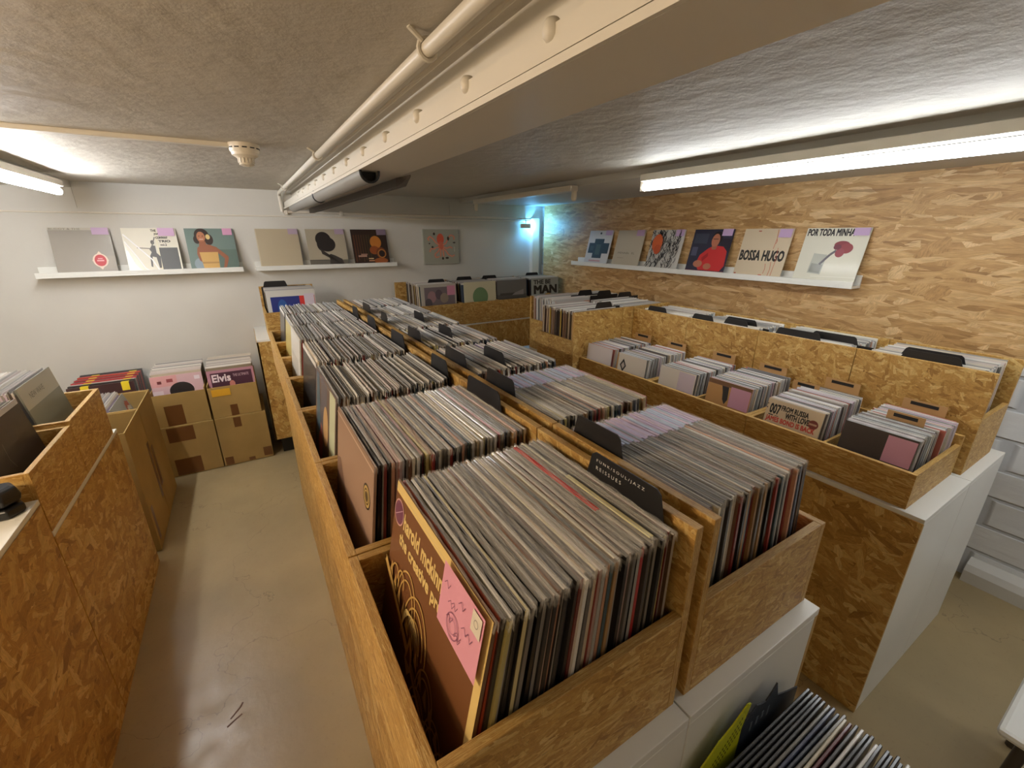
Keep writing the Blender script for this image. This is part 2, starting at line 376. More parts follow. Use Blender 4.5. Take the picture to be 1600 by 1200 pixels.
t = empty('reflector_strip', (.525, 2.45, Z(.185))); tag(t, 'dark grey pointed metal reflector strip under the right edge of the beam', 'ceiling light part')
s = MB(); s.v = [(-.02, -.85, 0), (.02, -.85, .004), (.0, -.95, .002), (.02, 1.3, 0), (-.02, 1.3, 0), (-.02, -.85, -.03), (.015, -.85, -.026), (.0, -.95, -.005), (.015, 1.3, -.03), (-.02, 1.3, -.03)]
s.f = [(0, 2, 1, 3, 4), (5, 9, 8, 6, 7), (0, 4, 9, 5), (1, 6, 8, 3), (0, 5, 7, 2), (1, 2, 7, 6), (3, 8, 9, 4)]; s.c = [WHITE]*7
s.build('strip_body', M['darkmetal'], t, bevel=.002)
# corner LED flood
t = empty('corner_spotlight', (2.56, 3.94, Z(.16))); tag(t, 'small bluish white spotlight on a bracket in the back right corner', 'spotlight')
bx(-.07, .05, -.03, .07, -.012, .0).build('base_plate', M['plastic_white'], t, bevel=.002)
MB().cyl((0, 0, -.01), (0, 0, -.05), .004).build('bracket', M['darkmetal'], t)
bx(-.05, .05, -.03, .03, -.095, -.05).build('lamp_head', M['plastic_white'], t, bevel=.01)
bx(.0505, .056, -.025, .025, -.090, -.055).build('lens', M['led'], t)

# ------------------------------------------------------------ cabinets and crates
def cabinet(label, x0, x1, y0, y1, zt, clad=(), group=None, plinth=0., mat=None, doors=()):
    t = empty('storage_cabinet', ((x0+x1)/2, (y0+y1)/2, 0)); tag(t, label, 'cabinet', group)
    mt = mat or M['white']; c = {k: 0.012 for k in clad}
    panel('carcass', (x0+c.get('x-', 0), x1-c.get('x+', 0), y0+c.get('y-', 0), y1-c.get('y+', 0), plinth, zt-.018), mt, t)
    panel('top_panel', (x0+(.004 if 'x-' in c else 0), x1, y0+(.004 if 'y-' in c else 0), y1, zt-.018, zt), mt, t)
    for k in clad:
        a = [x0, x1, y0, y1, plinth, zt-.014]
        if k == 'x-': a[1] = x0+.012
        if k == 'x+': a[0] = x1-.012
        if k == 'y-': a[3] = y0+.012
        panel('side_cladding', a, M['osb'], t, label='strand board cladding')
    if plinth: panel('plinth', (x0+.04, x1-.02, y0+.05, y1-.02, 0, plinth), M['black'], t)
    return t
TH = .015
def crate(label, x0, x1, y0, y1, z0, low, back, side, group=None, tall=(), mid=None):
    """open bin; side = which side carries the tall back panel"""
    t = empty('record_crate', ((x0+x1)/2, (y0+y1)/2, z0)); tag(t, label, 'record crate', group)
    zt = {k: z0+low for k in ('x-', 'x+', 'y-', 'y+')}
    for k in (side,)+tuple(tall): zt[k] = z0+back
    nm = {k: 'side_panel' for k in zt}; nm[side] = 'back_panel'
    op = {'x-': 'x+', 'x+': 'x-', 'y-': 'y+', 'y+': 'y-'}[side]; nm[op] = 'front_panel'
    g = .001
    panel('bottom_panel', (x0+TH, x1-TH, y0+TH, y1-TH, z0, z0+.009), M['osb'], t)
    if side[0] == 'x':
        panel(nm['x-'], (x0, x0+TH, y0, y1, z0, zt['x-']), M['osb'], t); panel(nm['x+'], (x1-TH, x1, y0, y1, z0, zt['x+']), M['osb'], t)
        panel(nm['y-'], (x0+TH, x1-TH, y0, y0+TH, z0, zt['y-']), M['osb'], t); panel(nm['y+'], (x0+TH, x1-TH, y1-TH, y1, z0, zt['y+']), M['osb'], t)
    else:
        panel(nm['y-'], (x0, x1, y0, y0+TH, z0, zt['y-']), M['osb'], t); panel(nm['y+'], (x0, x1, y1-TH, y1, z0, zt['y+']), M['osb'], t)
        panel(nm['x-'], (x0, x0+TH, y0+TH, y1-TH, z0, zt['x-']), M['osb'], t); panel(nm['x+'], (x1-TH, x1, y0+TH, y1-TH, z0, zt['x+']), M['osb'], t)
    if mid:
        for q in mid:
            panel('divider_panel', (x0+TH, x1-TH, q-.005, q+.005, z0+.009, z0+low*.92), M['osb'], t)
    return t

# ------------------------------------------------------------ records
GR = [S(176, 172, 164), S(140, 136, 130), S(212, 208, 200), S(228, 224, 214), S(110, 106, 102), S(240, 236, 226), S(200, 186, 160), S(218, 212, 196), S(80, 77, 74), S(196, 178, 170)]
SIDE = [S(20, 19, 18), S(34, 31, 30), S(56, 52, 48), S(112, 108, 102), S(160, 156, 148), S(206, 202, 192), S(224, 214, 188), S(86, 60, 38), S(160, 124, 80), S(34, 44, 62), S(120, 34, 30), S(56, 78, 84), S(186, 168, 130), S(18, 17, 17), S(30, 28, 28), S(70, 66, 62), S(216, 214, 208), S(96, 90, 84), S(226, 222, 212), S(200, 150, 120), S(196, 180, 110), S(150, 60, 52), S(120, 84, 60), S(90, 104, 128)]
def colour_side(rr=random): return rr.choice(SIDE)
def mixv(a, b, f): return tuple(a[i]*(1-f)+b[i]*f for i in range(3))
def topcol(c, rr):
    g = rr.choice(GR); f = .5 if rr.random() < .7 else .1
    q = mixv(c, g, f); k = rr.uniform(.85, 1.12); return (q[0]*k, q[1]*k, q[2]*k, 1.)
_pool = {}
def sleeve_mesh(W, H, T, var):
    key = (W, H, T, var)
    if key in _pool: return _pool[key]
    rr = random.Random(str(key)); mb = MB()
    top = rr.choice(GR); a = rr.choice((0., .15, .4, .6, .8)) if var < 100 else .08
    k = 0; e = T*.28                                                     # slightly rounded jacket: 6-sided cross-section
    zero = (0, 0, 0, 0.)
    k = .5 if var >= 100 else 1.; top = (top[0]*k, top[1]*k, top[2]*k, 1.)
    pr = [(-T/2, 0), (T/2, 0), (T/2, H-.0016), (e, H), (-e, H), (-T/2, H-.0016)]
    n = 6; xs = (-W/2, W/2); i = 0
    mb.v = [(xs[0], y, z) for y, z in pr]+[(xs[1], y, z) for y, z in pr]
    mb.f.append((5, 4, 3, 2, 1, 0)); mb.c.append(zero); mb.f.append((6, 7, 8, 9, 10, 11)); mb.c.append((top[0]*.8, top[1]*.8, top[2]*.8, rr.choice((0., .25, .5))))
    for q in range(6):
        r = (q+1) % 6; mb.f.append((q, r, r+6, q+6)); mb.c.append((top[0], top[1], top[2], a) if q in (2, 3, 4) else zero)
    _pool[key] = mb.mesh('record_sleeve', M['card']); return _pool[key]
_film = {}
def film_mesh(W, H, T, var):
    key = (W, H, T, var)
    if key in _film: return _film[key]
    rr = random.Random('f'+str(key)); mb = MB()
    n = 26; hgt = rr.uniform(.002, .006)
    for s_ in (-1, 1):
        ph = rr.uniform(0, 6); fr = rr.uniform(5, 11); row = []
        for k in range(n+1):
            x = -W/2-.003+(W+.007)*k/n; wv = math.sin(fr*k/n*3+ph)*.0005+rr.uniform(-.0003, .0003)
            row.append((x, s_*(T/2+.0007), s_*T*.15+wv, H-.012, H+hgt*(.7+.3*math.sin(k*.9+ph))+rr.uniform(-.0006, .0006)))
        for k in range(n):
            a, b = row[k], row[k+1]
            mb.face([(a[0], a[1], a[3]), (b[0], b[1], b[3]), (b[0], b[2], b[4]), (a[0], a[2], a[4])])
    _film[key] = mb.mesh('plastic_cover', M['film'], smooth=True); return _film[key]

def record(loc_, rz, lean, label, group=None, W=.315, H=.315, T=.0042, col=None, film=True, var=None, yawj=0):
    kind_name = 'record_sleeve' if W > .25 else 'single_sleeve'
    var = random.randrange(8) if var is None else var
    o = bpy.data.objects.new(kind_name, sleeve_mesh(W, H, T, var)); COL.objects.link(o)
    o.location = loc_; o.rotation_euler = (-lean, 0, rz+yawj); o.color = col or colour_side()
    tag(o, label, 'record', group)
    if film:
        f = bpy.data.objects.new('plastic_cover', film_mesh(W, H, T, random.randrange(5))); COL.objects.link(f); f.parent = o
    return o

def text_faces(txt, bold=False):
    cu = bpy.data.curves.new('lettering', 'FONT'); cu.body = txt; cu.size = 1; cu.resolution_u = 2
    o = bpy.data.objects.new('lettering', cu); COL.objects.link(o)
    dg = bpy.context.evaluated_depsgraph_get(); ev = o.evaluated_get(dg); me = ev.to_mesh()
    vs_ = [tuple(v.co) for v in me.vertices]; me.calc_loop_triangles(); fs = [tuple(p.vertices) for p in me.loop_triangles]
    ev.to_mesh_clear(); bpy.data.objects.remove(o); bpy.data.curves.remove(cu)
    return vs_, fs
class Art:
    """flat print on a cover; u,v in 0..1 over the cover, drawn on the front (local -Y) face"""
    def __init__(s, W, H, T): s.W, s.H, s.T = W, H, T; s.mb = MB(); s.k = 0
    def P(s, u, v): return ((u-.5)*s.W, -s.T/2-.0003-.00012*s.k, v*s.H)
    def poly(s, pts, c): s.k += 1; s.mb.face([s.P(*p) for p in pts], c); return s
    def rect(s, u0, v0, u1, v1, c): return s.poly([(u0, v0), (u1, v0), (u1, v1), (u0, v1)], c)
    def ell(s, u, v, ru, rv, c, n=24, a0=0): return s.poly([(u+ru*math.cos(2*PI*k/n+a0), v+rv*math.sin(2*PI*k/n+a0)) for k in range(n)], c)
    def ring(s, u, v, r, w, c, n=28, a=(0, 2*PI), rv=None):
        s.k += 1; rv = rv or r
        for k in range(n):
            t0 = a[0]+(a[1]-a[0])*k/n; t1 = a[0]+(a[1]-a[0])*(k+1)/n
            s.mb.face([s.P(u+(r-w)*math.cos(t0), v+(rv-w)*math.sin(t0)), s.P(u+r*math.cos(t0), v+rv*math.sin(t0)), s.P(u+r*math.cos(t1), v+rv*math.sin(t1)), s.P(u+(r-w)*math.cos(t1), v+(rv-w)*math.sin(t1))], c)
        return s
    def stroke(s, pts, w, c):
        s.k += 1
        for (a, b), (p, q) in zip(pts, pts[1:]):
            d = math.hypot(p-a, q-b) or 1; nx, ny = -(q-b)/d*w/2, (p-a)/d*w/2
            s.mb.face([s.P(a+nx, b+ny), s.P(a-nx, b-ny), s.P(p-nx, q-ny), s.P(p+nx, q+ny)], c)
        return s
    def text(s, txt, u, v, wd, ht, c, bold=False):
        s.k += 1; vs_, fs = text_faces(txt, bold)
        if not vs_: return s
        x0 = min(p[0] for p in vs_); x1 = max(p[0] for p in vs_); y0 = min(p[1] for p in vs_); y1 = max(p[1] for p in vs_)
        e = wd/max(1, len(txt))*.075; g = ht*.045
        for du, dv_ in (((-e, -g), (e, -g), (-e, g), (e, g), (0, 0)) if bold else ((0, 0),)):
            i = len(s.mb.v); s.k += .2
            s.mb.v += [s.P(u+du+(p[0]-x0)/(x1-x0)*wd, v+dv_+(p[1]-y0)/(y1-y0)*ht) for p in vs_]
            for f in fs: s.mb.f.append(tuple(i+a for a in f)); s.mb.c.append(c)
        return s
    def build(s, parent, name='cover_print'): return s.mb.build(name, M['print'], parent)
PINK = S(205, 160, 200)
def price(parent, W, H, T, col=PINK, u0=.72, v0=.86, u1=.985, v1=1.0, scribble=False):
    a = Art(W, H, T); a.k = 60; a.rect(u0, v0, u1, v1, col)
    if scribble:
        rr = random.Random(3)
        for q in range(9):
            u, v = rr.uniform(u0+.02, u1-.1), rr.uniform(v0+.03, v1-.05)
            a.stroke([(u, v), (u+.02, v+.02), (u+.035, v-.005), (u+.05, v+.02)], .003, S(150, 96, 124))
        a.ring(u0+.13, v0+.07, .05, .004, S(160, 100, 130)); a.ring(u0+.13, v0+.07, .03, .003, S(160, 100, 130))
        a.rect(u1-.075, v0+.17, u1-.01, v0+.25, S(224, 214, 196)).ring(u1-.043, v0+.21, .015, .003, S(150, 140, 130))
    return a.build(parent, 'price_sticker')

def stack_params(n, b0, b1, a0, a1, rr, jb=.0015):
    for i in range(n):
        f = i/(n-1) if n > 1 else 0
        yield i, b0+(b1-b0)*f+rr.uniform(-jb, jb)*.3, a0+(a1-a0)*f**.8+rr.uniform(-.006, .006)
STUFF = MB()
def stuff_stack(n, axis, sgn, b0, b1, other, z0, a0, a1, seed, W=.315, H=.315, T=.0044, lilac=0, pal=None):
    """records packed along `axis`; covers face -sgn along that axis, tops lean towards +sgn"""
    rr = random.Random(seed)
    rz = {('x', 1): -PI/2, ('x', -1): PI/2, ('y', 1): 0, ('y', -1): PI}[(axis, sgn)]
    for i, b, a in stack_params(n, b0, b1, a0, a1, rr):
        o = other+rr.uniform(-.005, .005); h = H+rr.uniform(-.008, .003)
        p = (b, o, z0) if axis == 'x' else (o, b, z0)
        mt = Matrix.Translation(p) @ Matrix.Rotation(rz+rr.uniform(-.006, .006), 4, 'Z') @ Matrix.Rotation(-a, 4, 'X')
        c = rr.choice(pal or SIDE); tc = topcol(c, rr)
        STUFF.box(-W/2, W/2, -T/2, T/2, 0, h, col=c, top=tc, mat=mt)
        g = rr.choice(GR)                                                # plastic cover rim
        STUFF.box(-W/2, W/2+.003, -T/2-.0006, -T/2+.0006, h-.01, h+rr.uniform(.003, .007), col=mixv(g, (.75, .74, .72), .4)+(1,), mat=mt)
        if lilac and rr.random() < lilac:
            STUFF.box(W/2-.1+rr.uniform(-.01, .01), W/2, -T/2-.001, T/2+.0006, h-.06, h+.0015, col=rr.choice([S(196, 176, 208), S(176, 190, 216), S(206, 184, 206)]), mat=mt)

# ============================================================ centre island
ZI = Z(-.70)
YS = [.276, .648, 1.02, 1.40, 1.763, 2.10, 2.43, 2.76]
ordn = ['nearest', 'second', 'third', 'fourth', 'fifth', 'sixth', 'farthest']
cabs = [(.249, .80), (.804, 1.45), (1.454, 2.10), (2.104, 2.78)]
co = ['nearest', 'second', 'third', 'farthest']
for i, (a, b) in enumerate(cabs):
    cabinet('white cabinet with strand board aisle side under the left crate row, '+co[i]+' one', .092, .4695, a, b, ZI, clad=('x-',))
    cabinet('white cabinet under the right crate row of the island, '+co[i]+' from the viewer', .4725, .868, a, b, ZI, clad=('x+',))
for k in range(7):
    y0, y1 = YS[k], YS[k+1]-.003
    crate('strand board record crate, '+ordn[k]+' in the left row of the centre island', .070, .466, y0, y1, ZI, .187, .335, 'x+')
    crate('strand board record crate, '+ordn[k]+' in the right row of the centre island', .490, .862, y0, y1, ZI, .187, .335, 'x-')
def div(loc_, rz, label, group=None, lean=0., W=.30, H=.315, tab=(.02, .16), th=.045, name='divider_card', lines=None):
    mb = MB(); a, b = -W/2+tab[0], -W/2+tab[1]
    mb.prism([(-W/2, 0), (W/2, 0), (W/2, H), (b+.006, H), (b-.004, H+th-.006), (b-.012, H+th), (a+.012, H+th), (a+.004, H+th-.006), (a-.006, H), (-W/2, H)], -.0009, .0009)
    o = mb.build(name, M['blackcard']); o.location = loc_; o.rotation_euler = (-lean, 0, rz); tag(o, label, 'divider', group)
    if lines:
        A = Art(1, 1, .0018); q = 0
        for tx, wd in lines:
            A.text(tx, .5+a+.016, H+th-.016-q*.0125, wd, .0062, S(225, 222, 214)); q += 1
        A.build(o, 'embossed_lettering')
    return o
DG = 'black tabbed dividers standing among the records of the island'
# ---- individual records of the island's nearest crates
def ind_stack(n, sgn, b0, b1, other, z0, a0, a1, seed, label, group, sticker=0, skip_first=False, special=None, film=True, W=.315, H=.315):
    rr = random.Random(seed); rz = -PI/2 if sgn == 1 else PI/2; out = []
    st = None
    for i, b, a in stack_params(n, b0, b1, a0, a1, rr):
        if i == 0 and skip_first: continue
        lb, gp, c = label, group, rr.choice(SIDE)
        if special and i in special: lb, c = special[i]; gp = None
        o = record((b, other+rr.uniform(-.006, .006), z0+rr.uniform(0, .002)), rz, a, lb, gp, T=.0050, col=c, film=film, var=rr.randrange(8), yawj=rr.uniform(-.008, .008), W=W, H=H)
        if rr.random() < sticker:
            if st is None:
                st = []
                for cc in (S(200, 180, 212), S(178, 192, 218), S(210, 186, 208)):
                    q = MB(); q.box(W/2-.105, W/2-.004, -.0029, .0027, H-.07, H+.0016, col=cc); st.append(q.mesh('price_sticker', M['print']))
            s_ = bpy.data.objects.new('price_sticker', rr.choice(st)); COL.objects.link(s_); s_.parent = o
        out.append(o)
    return out
zb = ZI+.0095
yc = [(YS[k]+YS[k+1])/2-.0015 for k in range(7)]
A11 = math.radians(11)
s1 = ind_stack(56, 1, .106, .428, yc[0]-.004, zb, A11, .02, 11, 'record in a worn plastic cover packed into the nearest crate of the left island row', 'records packed in the nearest left island crate', skip_first=True,
    special={1: ('record with orange red edge just behind the brown front cover in the nearest crate', S(196, 84, 48)), 44: ('record with bright red top edge in the nearest left crate', S(196, 40, 36)), 48: ('pale yellow edged record right of the bright red one in nearest left crate', S(226, 216, 160))})
for o in s1:
    if 'red top' in o['label'] or 'pale yellow' in o['label']:
        q = MB(); red = 'red top' in o['label']; x0, x1 = (-.155, .07) if red else (-.02, .157)
        q.box(x0, x1, -.0034, .0034, .27, .3174, col=S(206, 44, 40) if red else S(232, 222, 170)); q.build('coloured_edge', M['print'], o)
s2 = ind_stack(50, 1, .104, .432, yc[1], zb, .12, .02, 12, 'record in a plastic cover packed into the second crate of the left island row', 'records packed in the second left island crate', skip_first=True)
s3 = ind_stack(58, -1, .842, .520, yc[0], zb, .15, .02, 13, 'record with lilac price sticker packed into the nearest crate of the right island row', 'records packed in the nearest right island crate', sticker=.85)
s4 = ind_stack(50, -1, .838, .520, yc[1], zb, .13, .02, 14, 'record packed into the second crate of the right island row', 'records packed in the second right island crate', sticker=.8,
    special={0: ('record with dark red edge at the right end of the second right island crate', S(140, 34, 40))})
for o in s4[:1]:
    q = MB(); q.box(-.157, .1, -.0032, .0032, .30, .3172, col=S(150, 34, 40)); q.build('coloured_edge', M['print'], o)
for k in range(2, 7):
    wd = .315 if k < 5 else .30
    stuff_stack(52, 'x', 1, .108, .425, yc[k], zb, .13, .02, 20+k, W=wd, T=.0050, pal=SIDE)
    stuff_stack(50, 'x', -1, .836, .522, yc[k], zb, .13, .02, 30+k, W=wd, T=.0050, lilac=.0 if k > 2 else .5)
# front covers of the left row
def cover(loc_, rz, lean, label, base, W=.32, H=.32, T=.0044, film=True):
    o = record(loc_, rz, lean, label, None, W=W, H=H, T=T, col=base, film=film); return o, Art(W, H, T)
BRN, CRM, GLD = S(120, 76, 40), S(226, 196, 124), S(206, 166, 92)
o, A = cover((.0985, yc[0]-.002, zb), -PI/2, math.radians(11.5), 'brown front cover with gold line art, cream border and pink price sticker', BRN)
A.rect(0, .02, .955, .945, BRN).rect(0, .945, 1, 1, CRM).rect(.955, 0, 1, 1, CRM)
A.text('harold mckinne', .15, .81, .52, .08, CRM, True).text('the creative prof', .12, .70, .56, .08, CRM, True)
A.ell(.075, .86, .068, .068, S(206, 160, 150), 32).ell(.075, .86, .060, .060, S(112, 58, 84), 32).stroke([(.03, .83), (.12, .89)], .004, S(190, 150, 170))
for (u, v, r) in ((.30, .47, .13), (.30, .47, .10), (.44, .40, .15), (.44, .40, .115), (.44, .40, .08), (.62, .26, .10), (.62, .26, .075), (.75, .16, .09), (.75, .16, .065), (.86, .12, .085), (.86, .12, .06), (.70, .09, .09), (.57, .12, .10), (.57, .12, .07), (.14, .52, .06), (.22, .55, .05)):
    A.ring(u, v, r, .009, GLD, a=(0, PI), rv=r*1.5)
for k in range(26):
    a = .03+.035*k; A.poly([(a, .56-a*.42), (a+.05, .53-a*.42), (a+.02, .62-a*.40)], S(190, 150, 80)) if k % 2 else None
A.stroke([(0, .55), (.25, .43), (.5, .28), (.95, .02)], .03, GLD).stroke([(0, .57), (.3, .42), (.6, .26), (.95, .06)], .006, CRM)
for k in range(7): A.ring(.36+.012*k, .38-.01*k, .05+.012*k, .004, CRM, a=(.3, PI-.1), rv=.14+.012*k)
A.poly([(.40, .30), (.43, .44), (.47, .40), (.49, .30), (.45, .24)], GLD).poly([(.42, .31), (.44, .40), (.46, .36), (.47, .30)], BRN)
A.build(o); price(o, .32, .32, .0044, S(226, 158, 178), .66, .74, .985, 1.0, True)
o, A = cover((.0965, yc[1], zb), -PI/2, .13, 'dusty pink brown front cover with a gold round badge in the second left island crate', S(164, 134, 112))
A.rect(0, 0, 1, 1, S(160, 130, 108)).poly([(.0, .62), (.12, .66), (.28, .5), (.36, .34), (.5, .2), (.56, 0), (0, 0)], S(120, 92, 76)).poly([(0, .42), (.14, .36), (.3, .12), (.34, 0), (0, 0)], S(96, 72, 62))
A.ell(.86, .75, .078, .078, S(52, 42, 28)).ell(.86, .75, .066, .066, S(190, 160, 92)).ell(.86, .75, .05, .05, S(80, 64, 38)).ring(.86, .75, .04, .008, S(200, 170, 100))
A.stroke([(0, .97), (1, .97)], .012, S(205, 180, 160)); A.build(o)
o, A = cover((.100, yc[2], zb), -PI/2, .14, 'dark collage cover with a pale green strip in the third left island crate', S(110, 96, 84))
A.rect(0, 0, 1, 1, S(104, 84, 74)).rect(.72, .2, .96, .98, S(196, 202, 170)).rect(.3, .55, .6, .98, S(92, 88, 96)).ell(.3, .35, .1, .2, S(176, 92, 84)).poly([(.05, .98), (.2, .98), (.3, .5), (.1, .3)], S(70, 96, 110)).ell(.55, .6, .12, .18, S(196, 160, 110))
A.build(o)
o, A = cover((.118, yc[3], zb), -PI/2, .12, 'plain cream front cover in the fourth crate of the left island row', S(214, 196, 168))
A.rect(.01, .01, .99, .99, S(216, 198, 170)).rect(.05, .9, .6, .93, S(190, 168, 138)); A.build(o)
o, A = cover((.105, yc[4], zb), -PI/2, .12, 'off-white front cover in the fifth crate of the left island row', S(206, 206, 200))
A.rect(.01, .01, .99, .99, S(208, 207, 200)).rect(.1, .2, .8, .7, S(190, 188, 180)); A.build(o)
# dividers of the island
for i, (y, dx) in enumerate(((yc[0]+.01, 0), (yc[1], -.002), (yc[2]-.03, -.004), (yc[3]-.0, 0), (yc[4]-.0, 0), (yc[5], 0))):
    pass
def dv(y0, y1, x, rz, k, row, lines=None):
    W = .30; yc_ = yc[k]
    if rz < 0: tab = ((yc_+W/2)-y1, (yc_+W/2)-y0)
    else: tab = (y0-(yc_-W/2), y1-(yc_-W/2))
    tab = (max(.012, tab[0]), min(W-.012, tab[1]))
    div((x, yc_, zb), rz, 'black divider tab rising from the %s crate of the %s island row' % (ordn[k], row), None, W=W, tab=tab, lines=lines, H=.316, th=.045)
dv(.300, .470, .4365, -PI/2, 0, 'left', [('F U N K / S O U L / J A Z Z', .100), ('R E I S S U E S', .055)])
dv(.775, .94, .4405, -PI/2, 1, 'left'); dv(1.03, 1.19, .4405, -PI/2, 2, 'left'); dv(1.45, 1.60, .4405, -PI/2, 3, 'left'); dv(1.83, 1.96, .4405, -PI/2, 4, 'left'); dv(2.15, 2.26, .4405, -PI/2, 5, 'left')
dv(.475, .64, .5115, PI/2, 0, 'right'); dv(.83, .99, .5115, PI/2, 1, 'right'); dv(1.10, 1.25, .5115, PI/2, 2, 'right'); dv(1.48, 1.62, .5115, PI/2, 3, 'right'); dv(1.9, 2.0, .5115, PI/2, 4, 'right'); dv(2.2, 2.35, .5115, PI/2, 5, 'right')
for i, (x, y, k) in enumerate(((.655, 1.20, 2), (.668, 1.62, 3), (.69, 1.98, 4))):
    div((x, y, zb), PI/2, 'black divider tab standing mid-stack in the %s crate of the right island row' % ordn[k], None, W=.29, tab=(.03, .16), H=.31, lean=.07)

# ============================================================ right counter (7-inch bins, LP tier)
ZR = Z(-.792); RX0 = 1.585
rc = [(.279, 1.06), (1.063, 1.86)]
for i, (a, b) in enumerate(rc):
    w_ = ('nearer', 'farther')[i]
    cabinet('tall white cabinet with strand board aisle front under the singles bins, '+w_+' one', RX0, 1.998, a, b, ZR, clad=('x-',))
    cabinet('tall white cabinet standing behind the front one of the right counter, '+w_+' one', 2.001, 2.395, a, b, ZR)
cabinet('strand board clad corner cabinet past the singles bins', 1.545, 2.395, 1.864, 2.66, ZR, clad=('x-', 'y-'))
tk = [(.331, .855), (.857, 1.365), (1.367, 1.876)]
for i, (a, b) in enumerate(tk):
    crate('low strand board bin of singles, '+('nearest', 'middle', 'farthest')[i]+' of three on the right counter', 1.604, 1.998, a, b, ZR, .118, .150, 'x+', mid=[(a+b)/2])
SG = {'singles': None}
SCOL = [S(214, 214, 210), S(196, 204, 208), S(228, 226, 220), S(206, 198, 204), S(180, 190, 198), S(214, 196, 168), S(224, 220, 206), S(150, 156, 160), S(210, 190, 205), S(120, 122, 124), S(190, 110, 96), S(96, 90, 88), S(232, 232, 228), S(216, 222, 226), S(228, 228, 226)]
cols7 = [(.46, 'nearest'), (.715, 'second'), (.99, 'third'), (1.232, 'fourth'), (1.515, 'fifth'), (1.757, 'farthest')]
W7 = .195
z7 = ZR+.010
for ci, (y, nm) in enumerate(cols7):
    rr = random.Random(70+ci); x0f = (1.640, 1.628, 1.66, 1.632, 1.630, 1.632)[ci]
    for i in range(23):
        x = x0f+.006+.0066*i+rr.uniform(-.001, .001)
        record((x, y+rr.uniform(-.006, .006), z7+rr.uniform(0, .003)), -PI/2, max(.02, .16-.006*i)+rr.uniform(-.01, .01), 'single in a pale sleeve in the front rank of the %s column of singles' % nm,
               'front rank singles of the %s column' % nm, W=W7, H=.19, T=.0036, col=rr.choice(SCOL), film=(ci == 0), var=rr.randrange(6), yawj=rr.uniform(-.02, .02))
    for i in range(22):
        x = x0f+.168+.0066*i
        if x > 1.972: break
        record((x, y+rr.uniform(-.008, .008)+(-.01 if ci == 0 else .0), z7+rr.uniform(.0, .006)), -PI/2, .02+rr.uniform(-.004, .004), 'single in a pale sleeve in the rear rank of the %s column of singles' % nm,
               'rear rank singles of the %s column' % nm, W=W7, H=.19, T=.0036, col=rr.choice(SCOL), film=False, var=rr.randrange(6), yawj=rr.uniform(-.02, .02))
def cover7(ci, label, base, lean=.17, dx=0.):
    x0f = (1.640, 1.628, 1.66, 1.632, 1.630, 1.632)[ci]
    o = record((x0f-.001+dx, cols7[ci][0], z7), -PI/2, lean, label, None, W=W7, H=.192, T=.0036, col=base, film=False); return o, Art(W7, .192, .0036)
o, A = cover7(0, 'black front single with a pink price sticker at the near end of the bins', S(58, 46, 40), .175, -.006)
A.rect(0, 0, 1, 1, S(56, 44, 38)).ell(.45, .28, .09, .10, S(98, 84, 72)).ell(.45, .28, .04, .04, S(50, 40, 34)).rect(.62, .52, .995, .97, S(206, 150, 172)); A.build(o)
bl, rd = S(30, 26, 24), S(204, 74, 58)
o, A = cover7(1, 'cream front single lettered 007 FROM RUSSIA WITH LOVE in black and red', S(214, 196, 164))
A.rect(0, 0, 1, 1, S(214, 196, 164)).text('007', .07, .72, .19, .19, bl, True).text('FROM RUSSIA', .28, .82, .48, .10, bl, True).text('WITH LOVE', .38, .69, .42, .11, bl, True)
A.text('JAMES BOND IS BACK', .04, .54, .88, .12, rd, True).ell(.87, .74, .085, .085, S(120, 46, 36)).rect(.80, .725, .93, .76, S(190, 150, 120)).rect(.07, .675, .16, .695, bl).rect(.19, .68, .26, .69, bl)
A.ell(.42, .42, .10, .09, S(116, 106, 88)).ell(.42, .40, .07, .07, S(190, 176, 148)).ell(.22, .44, .05, .05, S(176, 140, 116)).rect(.01, .8, .03, .82, bl).rect(.01, .88, .03, .9, bl); A.build(o)
o, A = cover7(2, 'ochre front single with black shapes and a pink price sticker', S(196, 148, 84), .12)
A.rect(0, 0, 1, 1, S(196, 150, 88)).rect(.0, .9, 1, 1, S(120, 84, 48)).poly([(.34, .9), (.5, .9), (.52, .62), (.46, .5), (.4, .6), (.38, .75)], bl).poly([(.26, .38), (.42, .30), (.6, .26), (.62, .12), (.3, .2)], bl).rect(.55, .48, .99, .93, S(212, 160, 186)); A.build(o)
o, A = cover7(3, 'white front single with a lilac sticker and reddish brown drawing at its foot', S(222, 216, 206), .12)
A.rect(0, 0, 1, 1, S(222, 216, 206)).rect(.55, .35, .98, .97, S(206, 194, 208)).ring(.42, .12, .2, .02, S(150, 76, 62), a=(.4, 2.8)).ell(.34, .2, .03, .03, S(90, 60, 50)); A.build(o)
o, A = cover7(4, 'cream front single with a black diamond mark and small grey figures', S(222, 212, 196), .10)
A.rect(0, 0, 1, 1, S(222, 214, 200)).rect(0, 0, .05, 1, S(190, 150, 96)).poly([(.12, .68), (.24, .5), (.35, .68), (.24, .87)], bl).poly([(.17, .68), (.24, .58), (.30, .68), (.24, .78)], S(190, 180, 170))
A.ell(.43, .25, .04, .1, S(60, 60, 66)).ell(.58, .22, .07, .14, S(120, 134, 158)).ell(.58, .2, .04, .09, S(205, 205, 205)); A.build(o)
o, A = cover7(5, 'greyish white front single with a dark pink disc in farthest column', S(214, 206, 204), .10)
A.rect(0, 0, 1, 1, S(214, 206, 204)).ell(.45, .3, .17, .2, S(176, 92, 102)); A.build(o)
